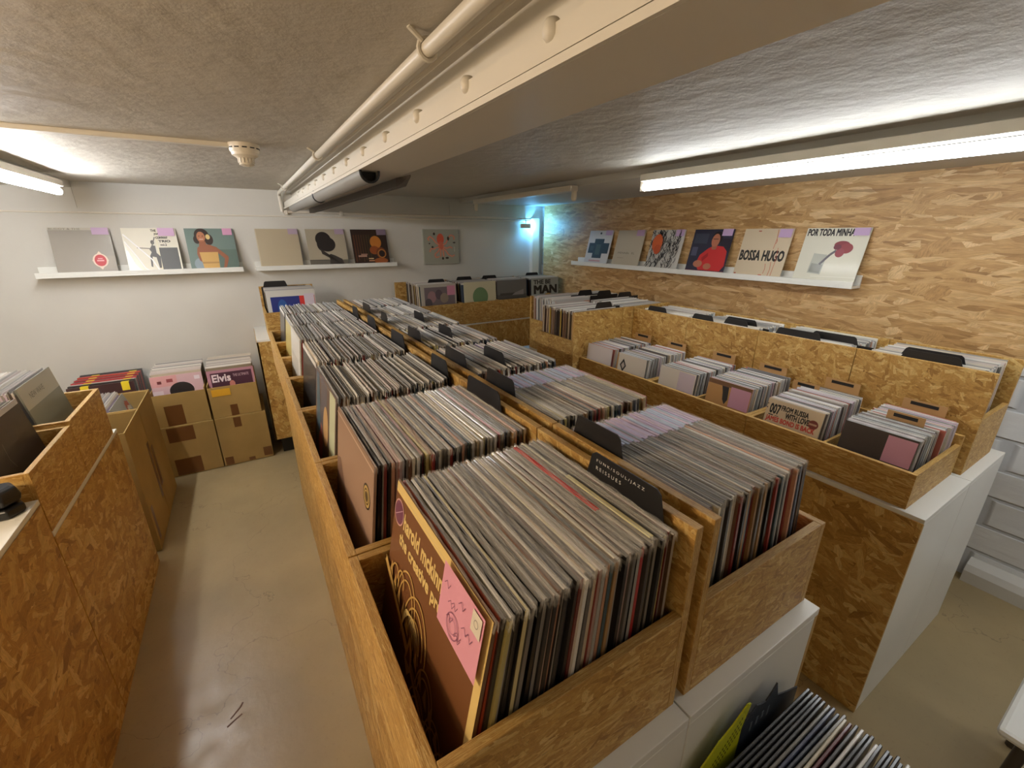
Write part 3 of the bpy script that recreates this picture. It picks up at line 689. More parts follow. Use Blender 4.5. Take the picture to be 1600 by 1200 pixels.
# tab cards behind the singles
def tab7(x, y, label, wd=.12, h=.225):
    t = empty('tab_card', (x, y, z7)); tag(t, label, 'divider')
    bx(-.0008, .0008, -wd/2, wd/2, 0, h).build('card', M['tabwood'], t)
    q = MB().box(-.0016, -.0009, -wd*.32, wd*.32, h-.018, h-.006); q.build('label_strip', M['blackcard'], t)
for i, (y, nm) in enumerate(cols7):
    tab7(1.976, y-.01, 'tan tab card with black label strip behind the %s column of singles' % nm, .12, (.226, .232, .226, .228, .224, .226)[i])
tab7(1.800, .445, 'tan tab card with black label strip between the two ranks of the nearest column', .10, .222)
tab7(1.90, .80, 'tan tab card standing lower beside the second column of singles', .10, .21)
# LP tier behind
tier = [(.312, .703), (.705, 1.096), (1.098, 1.488), (1.490, 1.876)]
for i, (a, b) in enumerate(tier):
    crate('tall backed strand board record crate on the rear of the right counter, '+('nearest', 'second', 'third', 'farthest')[i]+' of four', 2.018, 2.345, a, b, ZR, .205, .369, 'x-', tall=('x+',))
    WH = [S(226, 228, 228), S(204, 208, 210), S(186, 176, 158), S(150, 156, 158), S(228, 224, 214), S(190, 150, 130), S(120, 116, 108)]
    stuff_stack(44, 'x', -1, 2.322, 2.048, (a+b)/2, ZR+.0095, .04, .0, 50+i, H=.350, T=.0048, pal=WH)
TD = [(2.055, 1.73, .13), (2.05, 1.42, .12), (2.12, 1.25, .16), (2.06, 1.24, .12), (2.065, .95, .18), (2.12, .83, .17), (2.10, .50, .17), (2.05, .49, .16)]
TN = ['farthest', 'seventh from the near end', 'taller rear one of the middle pair', 'front one of the middle pair', 'fourth from the near end', 'third from the near end', 'rear one of the near end pair', 'front one of the near end pair']
for (x, y, wd), nm in zip(TD, TN):
    div((x, y-.0, ZR+.0095), PI/2, 'black divider over the tall rear crates, '+nm, None, W=.29, H=.352, tab=(.145-wd/2, .145+wd/2), th=.032)
# corner crates
crate('strand board crate with a bright board side, left one at the counter corner', 1.555, 1.93, 1.880, 2.245, ZR, .215, .378, 'y-')
crate('strand board crate at the counter corner, right one touching the tall tier', 1.932, 2.345, 1.880, 2.245, ZR, .215, .378, 'y-')
crate('strand board crate behind the counter corner, left one', 1.745, 2.09, 2.26, 2.62, ZR, .215, .378, 'y+')
crate('strand board crate behind the counter corner, right one', 2.092, 2.39, 2.26, 2.62, ZR, .215, .378, 'y+')
TANS = [S(150, 120, 92), S(110, 86, 66), S(190, 176, 150), S(60, 50, 44), S(200, 170, 60), S(128, 104, 84), S(86, 70, 60), S(176, 160, 140), S(120, 92, 76)]
stuff_stack(46, 'y', -1, 2.222, 1.903, 1.728, ZR+.0095, .03, 0, 61, H=.368, T=.0058, pal=TANS)
stuff_stack(40, 'y', -1, 2.222, 1.903, 2.125, ZR+.0095, .03, 0, 62, H=.368, T=.0058, pal=WH)
stuff_stack(30, 'y', 1, 2.30, 2.59, 1.92, ZR+.0095, .12, .02, 63, H=.365, T=.0058, pal=WH)
stuff_stack(30, 'y', 1, 2.30, 2.59, 2.23, ZR+.0095, .12, .02, 64, W=.27, H=.365, T=.0058, pal=WH)
for x, y, nm in ((1.80, 1.912, 'nearest the bright board side'), (2.09, 2.42, 'left'), (2.19, 2.33, 'middle'), (2.25, 2.19, 'right')):
    div((x, y, ZR+.0095), 0, 'black divider among the corner crates, '+(nm if 'nearest' in nm else nm+' one of three in a line'), None, W=.26, H=.378, tab=(.07, .19), th=.03)

# ============================================================ bins along the back wall
ZBk = Z(-.76)
bk = [(1.155, 1.618), (1.620, 1.990), (1.992, 2.362), (2.364, 2.765)]
bn = ['leftmost', 'second', 'third', 'rightmost']
for i, (a, b) in enumerate(bk):
    cabinet('strand board fronted cabinet under the back wall bins, '+bn[i]+' of four', a, b, 3.505, 4.01, ZBk, clad=('y-',))
    crate('strand board record bin against the back wall, '+bn[i]+' of four', a, b, 3.503, 3.95, ZBk, .19, .355, 'y+')
    stuff_stack(56, 'y', 1, 3.565, 3.915, (a+b)/2+(.03 if i == 0 else 0), ZBk+.0095, .10, .01, 90+i, H=.345, T=.0054, W=.32)
for x, y, nm in ((1.47, 3.70, 'leftmost'), (1.79, 3.80, 'second'), (2.06, 3.80, 'third'), (2.60, 3.86, 'rightmost')):
    div((x, y, ZBk+.0095), 0, 'black divider tab over the back wall bins, '+nm+' of four', None, W=.27, H=.350, tab=(.05, .20), th=.03)
def bcov(x, label, base, W=.325):
    o = record((x, 3.540, ZBk+.0095), 0, .06, label, None, W=W, H=.352, T=.0044, col=base, film=False); return o, Art(W, .352, .0044)
o, A = bcov(1.42, 'cover with a framed purple grey crowd photo in the leftmost back bin', S(190, 184, 172))
A.rect(0, 0, 1, 1, S(176, 170, 158)).rect(.1, .1, .96, .93, S(112, 100, 104)).ell(.3, .7, .12, .14, S(150, 116, 120)).ell(.5, .75, .1, .12, S(88, 76, 84)).ell(.65, .66, .12, .12, S(140, 128, 112)).ell(.2, .55, .1, .12, S(80, 74, 80)).rect(.74, .72, .97, .95, S(196, 132, 156)); A.build(o)
o, A = bcov(1.822, 'cream cover with a green disc in the second back wall bin', S(200, 196, 166))
A.rect(0, 0, 1, 1, S(202, 198, 168)).ell(.50, .62, .24, .24, S(108, 140, 100)); A.build(o)
o, A = bcov(2.16, 'dark grey landscape cover in the third back wall bin', S(110, 110, 108))
A.rect(0, 0, 1, 1, S(104, 104, 102)).rect(0, 0, 1, .62, S(84, 84, 80)).rect(.1, .6, .9, .66, S(70, 70, 66)).poly([(.6, .66), (.9, .74), (.9, .6), (.5, .6)], S(140, 140, 140)); A.build(o)
o, A = bcov(2.545, 'pale grey cover lettered THE BE MAN in black', S(160, 166, 160))
A.rect(0, 0, 1, 1, S(158, 164, 158)).text('THE BE', .08, .84, .62, .11, S(34, 34, 34), True).text('MAN', .10, .58, .82, .22, S(24, 24, 24), True).ell(.6, .5, .14, .08, S(196, 160, 90)); A.build(o)
# cabinet and crate at the far left end of the back wall
cabinet('strand board fronted cabinet on a dark plinth by the back wall near the cardboard boxes', .0, .52, 3.45, 4.01, Z(-.70), clad=('y-', 'x-'), plinth=.13)
crate('strand board crate holding the dark blue cover at the far left of the back wall', .085, .455, 3.43, 3.80, Z(-.70), .187, .335, 'y+')
stuff_stack(40, 'y', 1, 3.53, 3.775, .272, Z(-.69), .08, .02, 120, T=.0052)
o = record((.272, 3.495, Z(-.69)), 0, .10, 'dark blue and red cover with a pale sticker on the far left crate', None, W=.32, H=.318, col=S(30, 48, 120), film=False)
A = Art(.32, .318, .0042); A.rect(0, 0, 1, 1, S(204, 202, 194)).rect(.08, .1, .96, .86, S(26, 42, 118)).rect(.66, .1, .98, .86, S(206, 52, 44)).ell(.3, .6, .1, .2, S(36, 84, 150)).ell(.45, .45, .1, .2, S(30, 70, 140)).rect(.76, .64, .97, .9, S(206, 196, 208)); A.build(o)
div((.25, 3.74, Z(-.69)), 0, 'black divider tab above the dark blue cover by the back wall', None, W=.30, H=.325, tab=(.02, .17), th=.04)

# ============================================================ display ledges and covers
def ledge(label, axis, a0, a1, wall, z):
    t = empty('picture_ledge', ((a0+a1)/2, wall, z) if axis == 'x' else (wall, (a0+a1)/2, z)); tag(t, label, 'shelf'); L = (a1-a0)/2
    parts = (('shelf_board', (-.098, 0, 0, .014)), ('back_rail', (-.014, 0, .014, .066)), ('front_lip', (-.098, -.084, .014, .034)))
    for nm, (d0, d1, z0, z1) in parts:
        e = (-L, L, d0, d1, z0, z1) if axis == 'x' else (d0, d1, -L, L, z0, z1)
        bx(*e).build(nm, M['tray'], t, bevel=.0015)
    return t
ZLb, ZLr = Z(-.262), Z(-.268)
ledge('long white picture ledge at left on the back wall', 'x', -1.115, .012, YB, ZLb)
ledge('shorter white picture ledge in the middle of the back wall', 'x', .095, 1.19, YB, ZLb)
ledge('white picture ledge on the strand board wall', 'y', 1.035, 3.36, XR, ZLr)
def wcov(x, label, base, W=.298):
    H = .300; y0, y1 = YB-.078, YB-.006; zz = ZLb+.0142; a = math.asin((y1-y0)/H)
    o = record((x, y0, zz), 0, a*.97, label, None, W=W, H=H, T=.004, col=base, film=False, var=1); return o, Art(W, H, .004)
o, A = wcov(-.862, 'grey cover with a red badge in a cream diamond on the left ledge', S(150, 144, 134))
A.rect(0, 0, 1, 1, S(152, 146, 136)).rect(0, .95, 1, 1, S(190, 184, 170)).rect(.7, .1, 1, .4, S(160, 152, 140)).poly([(.60, .30), (.74, .10), (.88, .30), (.74, .50)], S(226, 206, 190)).ell(.74, .3, .13, .15, S(226, 206, 190)).ell(.74, .3, .10, .125, S(186, 54, 62)).rect(.68, .28, .80, .31, S(226, 170, 170)).rect(.70, .33, .78, .35, S(226, 170, 170))
A.text('BUDDY & THE', .02, .955, .5, .035, S(110, 104, 98)); A.build(o); price(o, .298, .30, .004, S(196, 166, 200), .70, .85, .985, 1.0)
o, A = wcov(-.505, 'cream and grey cover with a drawn figure and black lettering on left ledge', S(226, 222, 206))
A.rect(0, 0, 1, 1, S(228, 224, 208)).rect(.62, 0, .97, .56, S(90, 92, 92)).rect(.60, 0, .615, 1, S(236, 230, 200)).text('THE', .53, .92, .1, .05, bl, True).text('JOAN', .58, .84, .12, .05, bl, True).text('CONWAY', .60, .76, .22, .05, bl, True).text('TRIO', .64, .68, .22, .05, bl, True).text('vol.2', .66, .60, .12, .05, bl, True)
A.ell(.52, .68, .035, .05, S(90, 88, 84)).poly([(.44, .52), (.50, .62), (.56, .60), (.56, .44), (.62, .36), (.60, .1), (.56, .1), (.54, .34), (.47, .36), (.44, .12), (.41, .14), (.43, .38), (.47, .46)], S(92, 92, 92)).stroke([(.22, .56), (.46, .54)], .02, S(110, 106, 100)).stroke([(.5, .6), (.58, .8)], .02, S(110, 106, 100))
A.stroke([(.02, .86), (.22, .6), (.45, .3), (.56, .02)], .025, S(246, 246, 246)).stroke([(.02, .7), (.18, .38), (.3, .1), (.4, .02)], .02, S(246, 246, 246)).stroke([(.04, .5), (.12, .2), (.24, .02)], .015, S(246, 246, 246)); A.build(o); price(o, .298, .30, .004, S(206, 170, 204), .66, .82, .97, 1.0)
SK, SK2 = S(150, 92, 64), S(178, 116, 82)
o, A = wcov(-.158, 'teal cover of a woman in a strapless gold top on left ledge', S(112, 130, 124))
A.rect(0, 0, 1, 1, S(110, 130, 124)).rect(.6, .0, 1, .5, S(92, 112, 104)).ell(.20, .16, .12, .14, S(140, 156, 166))
A.ell(.33, .84, .15, .16, S(44, 28, 22)).ell(.46, .74, .09, .13, S(48, 30, 24)).ell(.22, .74, .07, .1, S(44, 28, 22)).ell(.31, .80, .085, .125, SK2).poly([(.26, .70), (.38, .70), (.40, .58), (.24, .58)], SK)
A.poly([(.20, .55), (.30, .62), (.44, .62), (.60, .55), (.58, .40), (.20, .40)], SK).poly([(.20, .55), (.26, .55), (.25, .2), (.20, .25), (.17, .4)], SK).poly([(.56, .57), (.64, .50), (.80, .33), (.80, .27), (.72, .05), (.66, .05), (.72, .28), (.58, .44)], SK)
A.poly([(.22, .44), (.60, .44), (.58, .05), (.26, .05)], S(204, 164, 96)).poly([(.24, .21), (.59, .21), (.59, .17), (.25, .17)], S(176, 136, 78)).ell(.45, .80, .045, .06, S(222, 196, 130)).stroke([(.27, .745), (.35, .745)], .012, S(226, 210, 200)).ell(.275, .82, .012, .01, S(30, 20, 18)).ell(.345, .82, .012, .01, S(30, 20, 18)).rect(.26, 0, .7, .05, S(200, 84, 60)); A.build(o); price(o, .298, .30, .004, S(214, 156, 190), .77, .84, .97, 1.0)
o, A = wcov(.282, 'plain beige cover with lilac sticker on the middle ledge', S(186, 172, 144)); A.rect(0, 0, 1, 1, S(188, 174, 146)).rect(0, 0, .02, 1, S(206, 196, 170)); A.build(o); price(o, .298, .30, .004, S(186, 166, 186), .76, .86, .99, 1.0)
o, A = wcov(.635, 'beige cover with a black silhouette of a head on the middle ledge', S(176, 166, 144))
A.rect(0, 0, 1, 1, S(178, 168, 146)).rect(0, 0, 1, .18, S(108, 104, 92)); K = S(40, 34, 32)
A.ell(.42, .73, .20, .20, K).ell(.50, .60, .22, .20, K).ell(.36, .60, .12, .18, K).poly([(.30, .50), (.34, .34), (.44, .28), (.56, .34), (.66, .30), (.84, .20), (.9, 0), (.5, 0), (.52, .25)], S(64, 58, 54)).rect(0, .17, .5, .19, S(84, 80, 72)); A.build(o); price(o, .298, .30, .004, S(180, 160, 182), .74, .86, .985, 1.0)
o, A = wcov(.985, 'dark brown cover with glowing amber shapes on the middle ledge', S(44, 28, 20))
A.rect(0, 0, 1, 1, S(46, 28, 18))
for k in range(7): A.rect(.05+.07*k, .1+.05*(k % 3), .08+.07*k, .85, S(96-6*k, 52, 28))
A.ell(.66, .64, .16, .18, S(190, 118, 40)).ell(.6, .42, .14, .12, S(150, 78, 30)).ell(.78, .34, .14, .16, S(120, 62, 28)).ell(.80, .32, .08, .09, S(36, 24, 18)).ring(.8, .32, .12, .02, S(190, 130, 60)).rect(.12, .24, .36, .28, S(190, 150, 130)).rect(.2, .29, .38, .32, S(176, 134, 116)).rect(.4, .17, .54, .20, S(206, 176, 130)).rect(.4, .11, .64, .14, S(206, 150, 110)).ell(.75, .12, .2, .08, S(160, 88, 40)); A.build(o); price(o, .298, .30, .004, S(140, 122, 142), .72, .84, .99, 1.0)
# canvas with octopus
t = empty('framed_picture', (1.651, YB, Z(-.264))); tag(t, 'pale square canvas with a coral octopus hanging on the back wall', 'picture')
bx(-.178, .178, -.024, 0, 0, .314).build('canvas', plain('canvas', S(164, 164, 150), .8), t, bevel=.002)
A = Art(.356, .314, .048); OC = S(226, 122, 92)
A.ell(.47, .72, .10, .16, S(220, 92, 62)).ell(.48, .54, .08, .12, S(214, 110, 84))
for (pts) in (((.44, .55), (.34, .62), (.26, .74), (.18, .80), (.12, .74), (.16, .68)), ((.44, .5), (.34, .48), (.28, .44), (.20, .46), (.16, .36)), ((.45, .46), (.38, .36), (.30, .30), (.32, .20), (.42, .22)), ((.47, .44), (.46, .34), (.46, .22)), ((.53, .44), (.54, .34), (.55, .22)), ((.54, .46), (.62, .38), (.68, .28), (.78, .22), (.86, .26)), ((.54, .5), (.64, .46), (.74, .50), (.80, .46)), ((.53, .55), (.62, .60), (.68, .72), (.76, .84), (.86, .80), (.86, .70))):
    A.stroke(pts, .035, OC); A.stroke(pts, .01, S(236, 176, 150))
for u, v, a, b in ((.30, .87, .03, .04), (.69, .74, .03, .06), (.24, .50, .03, .03), (.52, .17, .03, .04), (.64, .18, .05, .03), (.86, .62, .04, .02), (.16, .60, .02, .02)): A.ell(u, v, a, b, S(52, 40, 34), 10)
A.rect(.855, .36, .865, .50, S(226, 226, 214)); A.build(t, 'painted_motif')
# covers on the board wall
def rcov(y, label, base, W=.298):
    H = .298; x0, x1 = XR-.078, XR-.006; zz = ZLr+.0142; a = math.asin((x1-x0)/H)
    o = record((x0, y, zz), -PI/2, a*.97, label, None, W=W, H=H, T=.004, col=base, film=False, var=1); return o, Art(W, H, .004)
LIL = S(196, 168, 208)
o, A = rcov(3.05, 'white cover with a dark teal stepped cross on the board wall ledge', S(206, 208, 208))
TE = S(52, 68, 78); A.rect(0, 0, 1, 1, S(206, 208, 208)).rect(.30, .20, .70, .76, TE).rect(.08, .34, .94, .64, TE).rect(.40, .3, .6, .6, S(74, 92, 92)).rect(.15, .42, .3, .55, S(66, 84, 90)).ell(.5, .92, .04, .03, TE).rect(.2, .10, .7, .14, S(196, 150, 156)); A.build(o); price(o, .298, .298, .004, LIL, .72, .86, .99, 1.0)
o, A = rcov(2.69, 'plain sand coloured cover with one small grey line of lettering', S(186, 176, 154))
A.rect(0, 0, 1, 1, S(188, 178, 156)).text('MENNEL  EL', .16, .36, .62, .05, S(110, 104, 92)).rect(.16, .24, .4, .26, S(170, 160, 140)); A.build(o); price(o, .298, .298, .004, S(190, 160, 196), .72, .84, .99, 1.0)
o, A = rcov(2.315, 'zebra striped cover with an orange shape on the board wall ledge', S(200, 198, 190))
A.rect(0, 0, 1, 1, S(200, 198, 190)); rr = random.Random(5)
for k in range(170):
    u, v = rr.uniform(.02, .9), rr.uniform(.02, .9); d = rr.uniform(-.05, .07)
    A.stroke([(u, v), (min(.98, u+.03+d*.3), min(.98, v+.06)), (max(.02, min(.98, u+d)), min(.99, v+.12))], .016, S(28, 26, 28)) if k % 1 == 0 else None
A.ell(.28, .66, .16, .22, S(206, 96, 44)).ell(.32, .50, .11, .12, S(190, 84, 40)); A.build(o); price(o, .298, .298, .004, LIL, .74, .84, .99, 1.0)
o, A = rcov(1.939, 'dark blue cover of a seated man in a red shirt on ledge', S(44, 44, 66))
A.rect(0, 0, 1, 1, S(44, 44, 64)).rect(.05, .68, .40, .9, S(60, 66, 82)).rect(.05, .4, .2, .6, S(80, 84, 108)).rect(.75, .5, 1, .8, S(36, 30, 46))
RS = S(196, 44, 44)
A.poly([(.30, .42), (.48, .58), (.62, .64), (.84, .62), (.95, .52), (.98, .20), (.90, .08), (.35, .08), (.24, .22)], RS).poly([(.36, .36), (.50, .48), (.52, .40), (.40, .28)], S(160, 30, 34))
A.ell(.63, .80, .13, .15, S(30, 22, 22)).ell(.61, .75, .10, .15, S(178, 112, 84)).poly([(.55, .62), (.68, .62), (.67, .55), (.56, .55)], S(160, 98, 74)).ell(.30, .22, .12, .08, S(178, 116, 88)).ell(.56, .17, .10, .07, S(178, 112, 84)).rect(.54, .775, .67, .79, S(60, 34, 28)).rect(0, 0, 1, .08, S(90, 34, 48)); A.build(o); price(o, .298, .298, .004, LIL, .74, .85, .985, 1.0)
o, A = rcov(1.568, 'beige cover lettered BOSSA HUGO in black with red streaks', S(206, 190, 162))
A.rect(0, 0, 1, 1, S(206, 190, 162)).text('BOSSA', .04, .36, .43, .20, bl, True).text('HUGO', .53, .36, .42, .20, bl, True)
for u, v0, v1 in ((.74, .05, .34), (.80, .05, .62), (.70, .60, .98), (.72, .7, .8), (.64, .1, .3)): A.stroke([(u, v0), (u+.015, (v0+v1)/2), (u-.005, v1)], .009, S(190, 84, 66))
A.rect(.02, .03, .06, .09, S(176, 84, 70)).rect(.55, .04, .62, .08, S(190, 80, 62)).rect(.3, .94, .36, .96, S(176, 90, 76)); A.build(o); price(o, .298, .298, .004, LIL, .74, .82, .985, .985)
o, A = rcov(1.195, 'cream cover lettered POR TODA MINHA with a red flower in a glass', S(216, 214, 198), W=.308)
A.rect(0, 0, 1, 1, S(216, 214, 198)).text('POR TODA MINHA', .03, .86, .74, .12, S(34, 30, 36), True).poly([(.22, .18), (.44, .16), (.46, .52), (.24, .54)], S(176, 178, 168)).poly([(.24, .20), (.42, .18), (.44, .34), (.25, .36)], S(140, 142, 134)).stroke([(.38, .34), (.50, .52), (.58, .60)], .04, S(96, 92, 100)).ell(.64, .70, .12, .07, S(134, 48, 58)).ell(.72, .64, .10, .09, S(146, 56, 64)).ell(.64, .56, .07, .08, S(150, 66, 76)).ell(.58, .66, .06, .05, S(112, 44, 60)).stroke([(.3, .12), (1, .14)], .006, S(240, 240, 230)).stroke([(.5, .05), (1, .08)], .006, S(240, 240, 230)); A.build(o); price(o, .308, .298, .004, LIL, .76, .86, .99, .99)

# ============================================================ left counter
ZL2 = Z(-.845); LX = -.620
cabinet('strand board sided cabinet with white top edge at the left, farther one', -1.30, LX, 1.640, 2.500, ZL2, clad=('x+',))
cabinet('higher strand board sided cabinet with white top at the left frame edge', -1.30, LX, .80, 1.636, Z(-.728), clad=('x+',))
crate('strand board crate with the black cover on the left counter', -1.10, LX-.001, 1.645, 2.030, ZL2, .200, .345, 'x-')
crate('strand board crate with the grey cover at the far end of left counter', -1.10, LX-.001, 2.034, 2.445, ZL2, .215, .345, 'x-')
LT = [S(200, 190, 184), S(176, 168, 160), S(150, 142, 134), S(214, 206, 200), S(196, 180, 196), S(120, 104, 90)]
stuff_stack(62, 'x', -1, -.700, -1.08, 1.835, ZL2+.0095, .10, .02, 140, T=.0054, H=.318, pal=LT)
stuff_stack(62, 'x', -1, -.715, -1.08, 2.225, ZL2+.0095, .10, .02, 141, T=.0054, H=.330, pal=LT)
o = record((-.672, 1.835, ZL2+.0095), PI/2, .14, 'black front cover with a small grey disc at its far corner on the left counter', None, W=.322, H=.325, col=S(52, 42, 36), film=False)
A = Art(.322, .325, .0042); A.rect(0, 0, 1, 1, S(50, 40, 34)).rect(0, .95, 1, 1, S(190, 184, 176)).stroke([(.35, .75), (.32, .6), (.36, .5)], .012, S(90, 80, 72)).ell(.9, .2, .11, .13, S(150, 146, 136)).ell(.9, .2, .03, .04, S(90, 86, 80)); A.build(o)
o = record((-.682, 2.215, ZL2+.0095), PI/2, .14, 'grey green front cover with small lettering in the far left counter crate', None, W=.322, H=.340, col=S(122, 124, 112), film=False)
A = Art(.322, .340, .0042); A.rect(0, 0, 1, 1, S(124, 126, 112)).rect(0, .76, 1, 1, S(176, 172, 154)).rect(0, 0, 1, .35, S(92, 80, 56)).text('NEW WAVE', .2, .84, .4, .06, S(96, 92, 84)); A.build(o)
t = empty('black_gadget', (-.672, 1.580, Z(-.728))); tag(t, 'black stepped plastic object on the white cabinet top at the left frame edge', 'device')
MB().lathe(0, 0, [(.040, 0), (.046, .006), (.046, .024), (.038, .030)], 6).build('lower_tier', M['black'], t, bevel=.003)
MB().lathe(0, 0, [(.030, .030), (.044, .040), (.048, .055), (.042, .078), (.030, .084)], 6).build('upper_tier', M['black'], t, bevel=.003)

# ============================================================ cardboard boxes
def carton(label, x0, x1, y0, y1, z0, h, front=None, tape=(), opened=True, flaps=False):
    t = empty('cardboard_box', ((x0+x1)/2, (y0+y1)/2, z0)); tag(t, label, 'box'); th = .005; f = front or h
    z1 = z0+h
    panel('bottom_panel', (x0+th, x1-th, y0+th, y1-th, z0, z0+th), M['kraft'], t, 0)
    panel('front_wall', (x0, x1, y0, y0+th, z0, z0+f), M['kraft'], t, .0015); panel('rear_wall', (x0, x1, y1-th, y1, z0, z1), M['kraft'], t, .0015)
    panel('side_wall', (x0, x0+th, y0+th, y1-th, z0, z1), M['kraft'], t, .0015); panel('side_wall', (x1-th, x1, y0+th, y1-th, z0, z1), M['kraft'], t, .0015)
    if not opened: panel('lid', (x0, x1, y0, y1, z1, z1+th), M['kraft'], t, .0015)
    for (a, b, c, d, e) in tape:
        if e == 'y': panel('packing_tape', (a, b, y0-.0008, y0-.0001, c, d), M['kraft_dark'], t, 0)
        else: panel('packing_tape', (x1+.0001, x1+.0008, a, b, c, d), M['kraft_dark'], t, 0)
    return t
carton('closed taped cardboard box at the bottom of the right box stack', -.345, -.03, 3.46, 3.90, .004, .365, opened=False, tape=((-.335, -.285, .01, .07, 'y'), (-.19, -.15, .01, .035, 'y'), (-.09, -.035, .02, .09, 'y'), (-.235, -.19, .29, .365, 'y')))
carton('closed dark taped cardboard box at the bottom of the left box stack', -.655, -.352, 3.46, 3.90, .004, .365, opened=False, tape=((-.62, -.47, .01, .13, 'y'), (-.62, -.47, .26, .365, 'y')))
carton('open cardboard box with a yellow label holding records, upper right one', -.345, -.05, 3.47, 3.90, .376, .24, front=.225, tape=((-.235, -.19, .378, .46, 'y'),))
carton('open cardboard box holding the pink cover, upper one of the left box stack', -.655, -.358, 3.47, 3.90, .376, .24, front=.225, tape=((-.60, -.50, .378, .52, 'y'),))
t = bx(-.325, -.215, 3.4675, 3.4692, .535, .585).build('yellow_label', plain('yellow_paper', S(226, 172, 40), .7)); t.parent = [o for o in COL.objects if o.get('label', '').startswith('open cardboard box with a yellow')][0]
t.location = -t.parent.location
KRC = [S(176, 164, 140), S(140, 128, 104), S(196, 184, 160), S(110, 100, 84), S(160, 150, 120)]
stuff_stack(26, 'y', 1, 3.56, 3.86, -.197, .382, .10, .03, 150, W=.275, H=.345, T=.006, pal=KRC)
stuff_stack(26, 'y', 1, 3.56, 3.86, -.507, .382, .10, .03, 151, W=.275, H=.345, T=.006, pal=KRC)
o = record((-.195, 3.520, .382), 0, .14, 'dark purple front cover lettered Elvis in the cardboard box', None, W=.285, H=.318, col=S(168, 120, 136), film=False)
A = Art(.285, .318, .0042); A.rect(0, 0, 1, 1, S(178, 128, 142)).rect(.07, .2, .95, .94, S(70, 30, 52)).text('Elvis', .10, .74, .38, .16, S(236, 220, 224), True).text('THE ULTIMATE', .54, .82, .34, .06, S(210, 180, 190)).ell(.5, .66, .06, .08, S(190, 120, 110)); A.build(o)
o = record((-.505, 3.520, .382), 0, .14, 'pale pink front cover with a black round hat shape in cardboard box', None, W=.285, H=.325, col=S(206, 170, 176), film=False)
A = Art(.285, .325, .0042); A.rect(0, 0, 1, 1, S(210, 176, 182)).rect(0, .78, .5, 1, S(216, 160, 160)).rect(.12, .84, .2, .9, S(110, 46, 50)).rect(.3, .86, .42, .93, S(150, 70, 74)).ell(.56, .66, .24, .18, S(32, 26, 28)).rect(.84, .86, .95, .94, S(226, 214, 220)).rect(.0, .45, .2, .7, S(226, 206, 210)); A.build(o)
# tall cartons beside the left counter
carton('tall cardboard box nearer the viewer beside the left cabinets', -.98, LX, 2.590, 2.955, .004, .69, tape=((2.90, 2.95, .15, .5, 'x'), (2.62, 2.66, .05, .25, 'x')))
carton('tall cardboard box holding records, farther one beside left cabinets', -.98, LX, 2.960, 3.325, .004, .69, tape=((2.965, 3.02, .2, .45, 'x'),))
for y in (2.77, 3.14):
    a_ = [o for o in COL.objects if o.name.startswith('cardboard_box') and abs(o.location.y-y) < .03][0]
    panel('inner_flap', (-.97, -.635, y+.17, y+.175, .45, .69), M['kraft'], a_, 0)
stuff_stack(34, 'x', -1, -.685, -.95, 3.14, .395, .25, .1, 160, W=.31, H=.325, T=.006, pal=LT)
o = record((-.652, 3.142, .395), PI/2, .30, 'grey cover with a zigzag of red and green bands in the tall box', None, W=.315, H=.318, col=S(150, 150, 140), film=False)
A = Art(.315, .318, .0042); A.rect(0, 0, 1, 1, S(156, 156, 146)); zz = [(.02, .45), (.18, .75), (.38, .78), (.5, .6), (.65, .62), (.8, .85), (.95, .8)]
A.stroke(zz, .09, S(170, 84, 64)).stroke([(a, b-.09) for a, b in zz], .07, S(196, 190, 170)).stroke([(a, b-.17) for a, b in zz], .07, S(88, 104, 88)); A.build(o)
a_ = MB().box(-.98+.005, -.63, 2.966, 3.319, .375, .385); a_.build('false_bottom', M['kraft']).parent = [o for o in COL.objects if 'farther one beside left' in o.get('label', '')][0]
f_ = [o for o in COL.objects if o.name.startswith('false_bottom')][0]; f_.location = -f_.parent.location
# boxed sets with coloured spines behind, on a low cabinet
cabinet('low white cabinet behind the tall cardboard boxes by the back wall', -1.25, -.70, 3.48, 4.0, .36)
rr = random.Random(9)
cc = [S(60, 30, 34), S(30, 28, 30), S(200, 196, 190), S(170, 40, 46), S(44, 44, 50), S(160, 30, 40), S(36, 34, 36), S(190, 60, 50), S(120, 30, 36), S(52, 56, 66)]
for k in range(10):
    o = bpy.data.objects.new('boxed_record_set', MB().box(-.165, .165, -.0135, .0135, 0, .325+.004*(k % 2)).mesh('boxed_record_set', M['card'])); COL.objects.link(o)
    for c_ in o.data.color_attributes['Col'].data: c_.color = (0, 0, 0, 0)
    o.location = (-.905, 3.60+.034*k, .361); o.rotation_euler = (-.10, 0, rr.uniform(-.02, .02)); o.color = cc[k]
    tag(o, 'boxed record set with red, black or yellow edges left of the pink cover', 'boxed set', 'boxed record sets with coloured spines by the back wall')
    if k % 2 == 0:
        for x in (-.10, .10): MB().box(x, x+.04, -.0138, .0138, .27, .327+.004*(k % 2), col=S(232, 208, 40)).build('yellow_corner', M['print'], o)

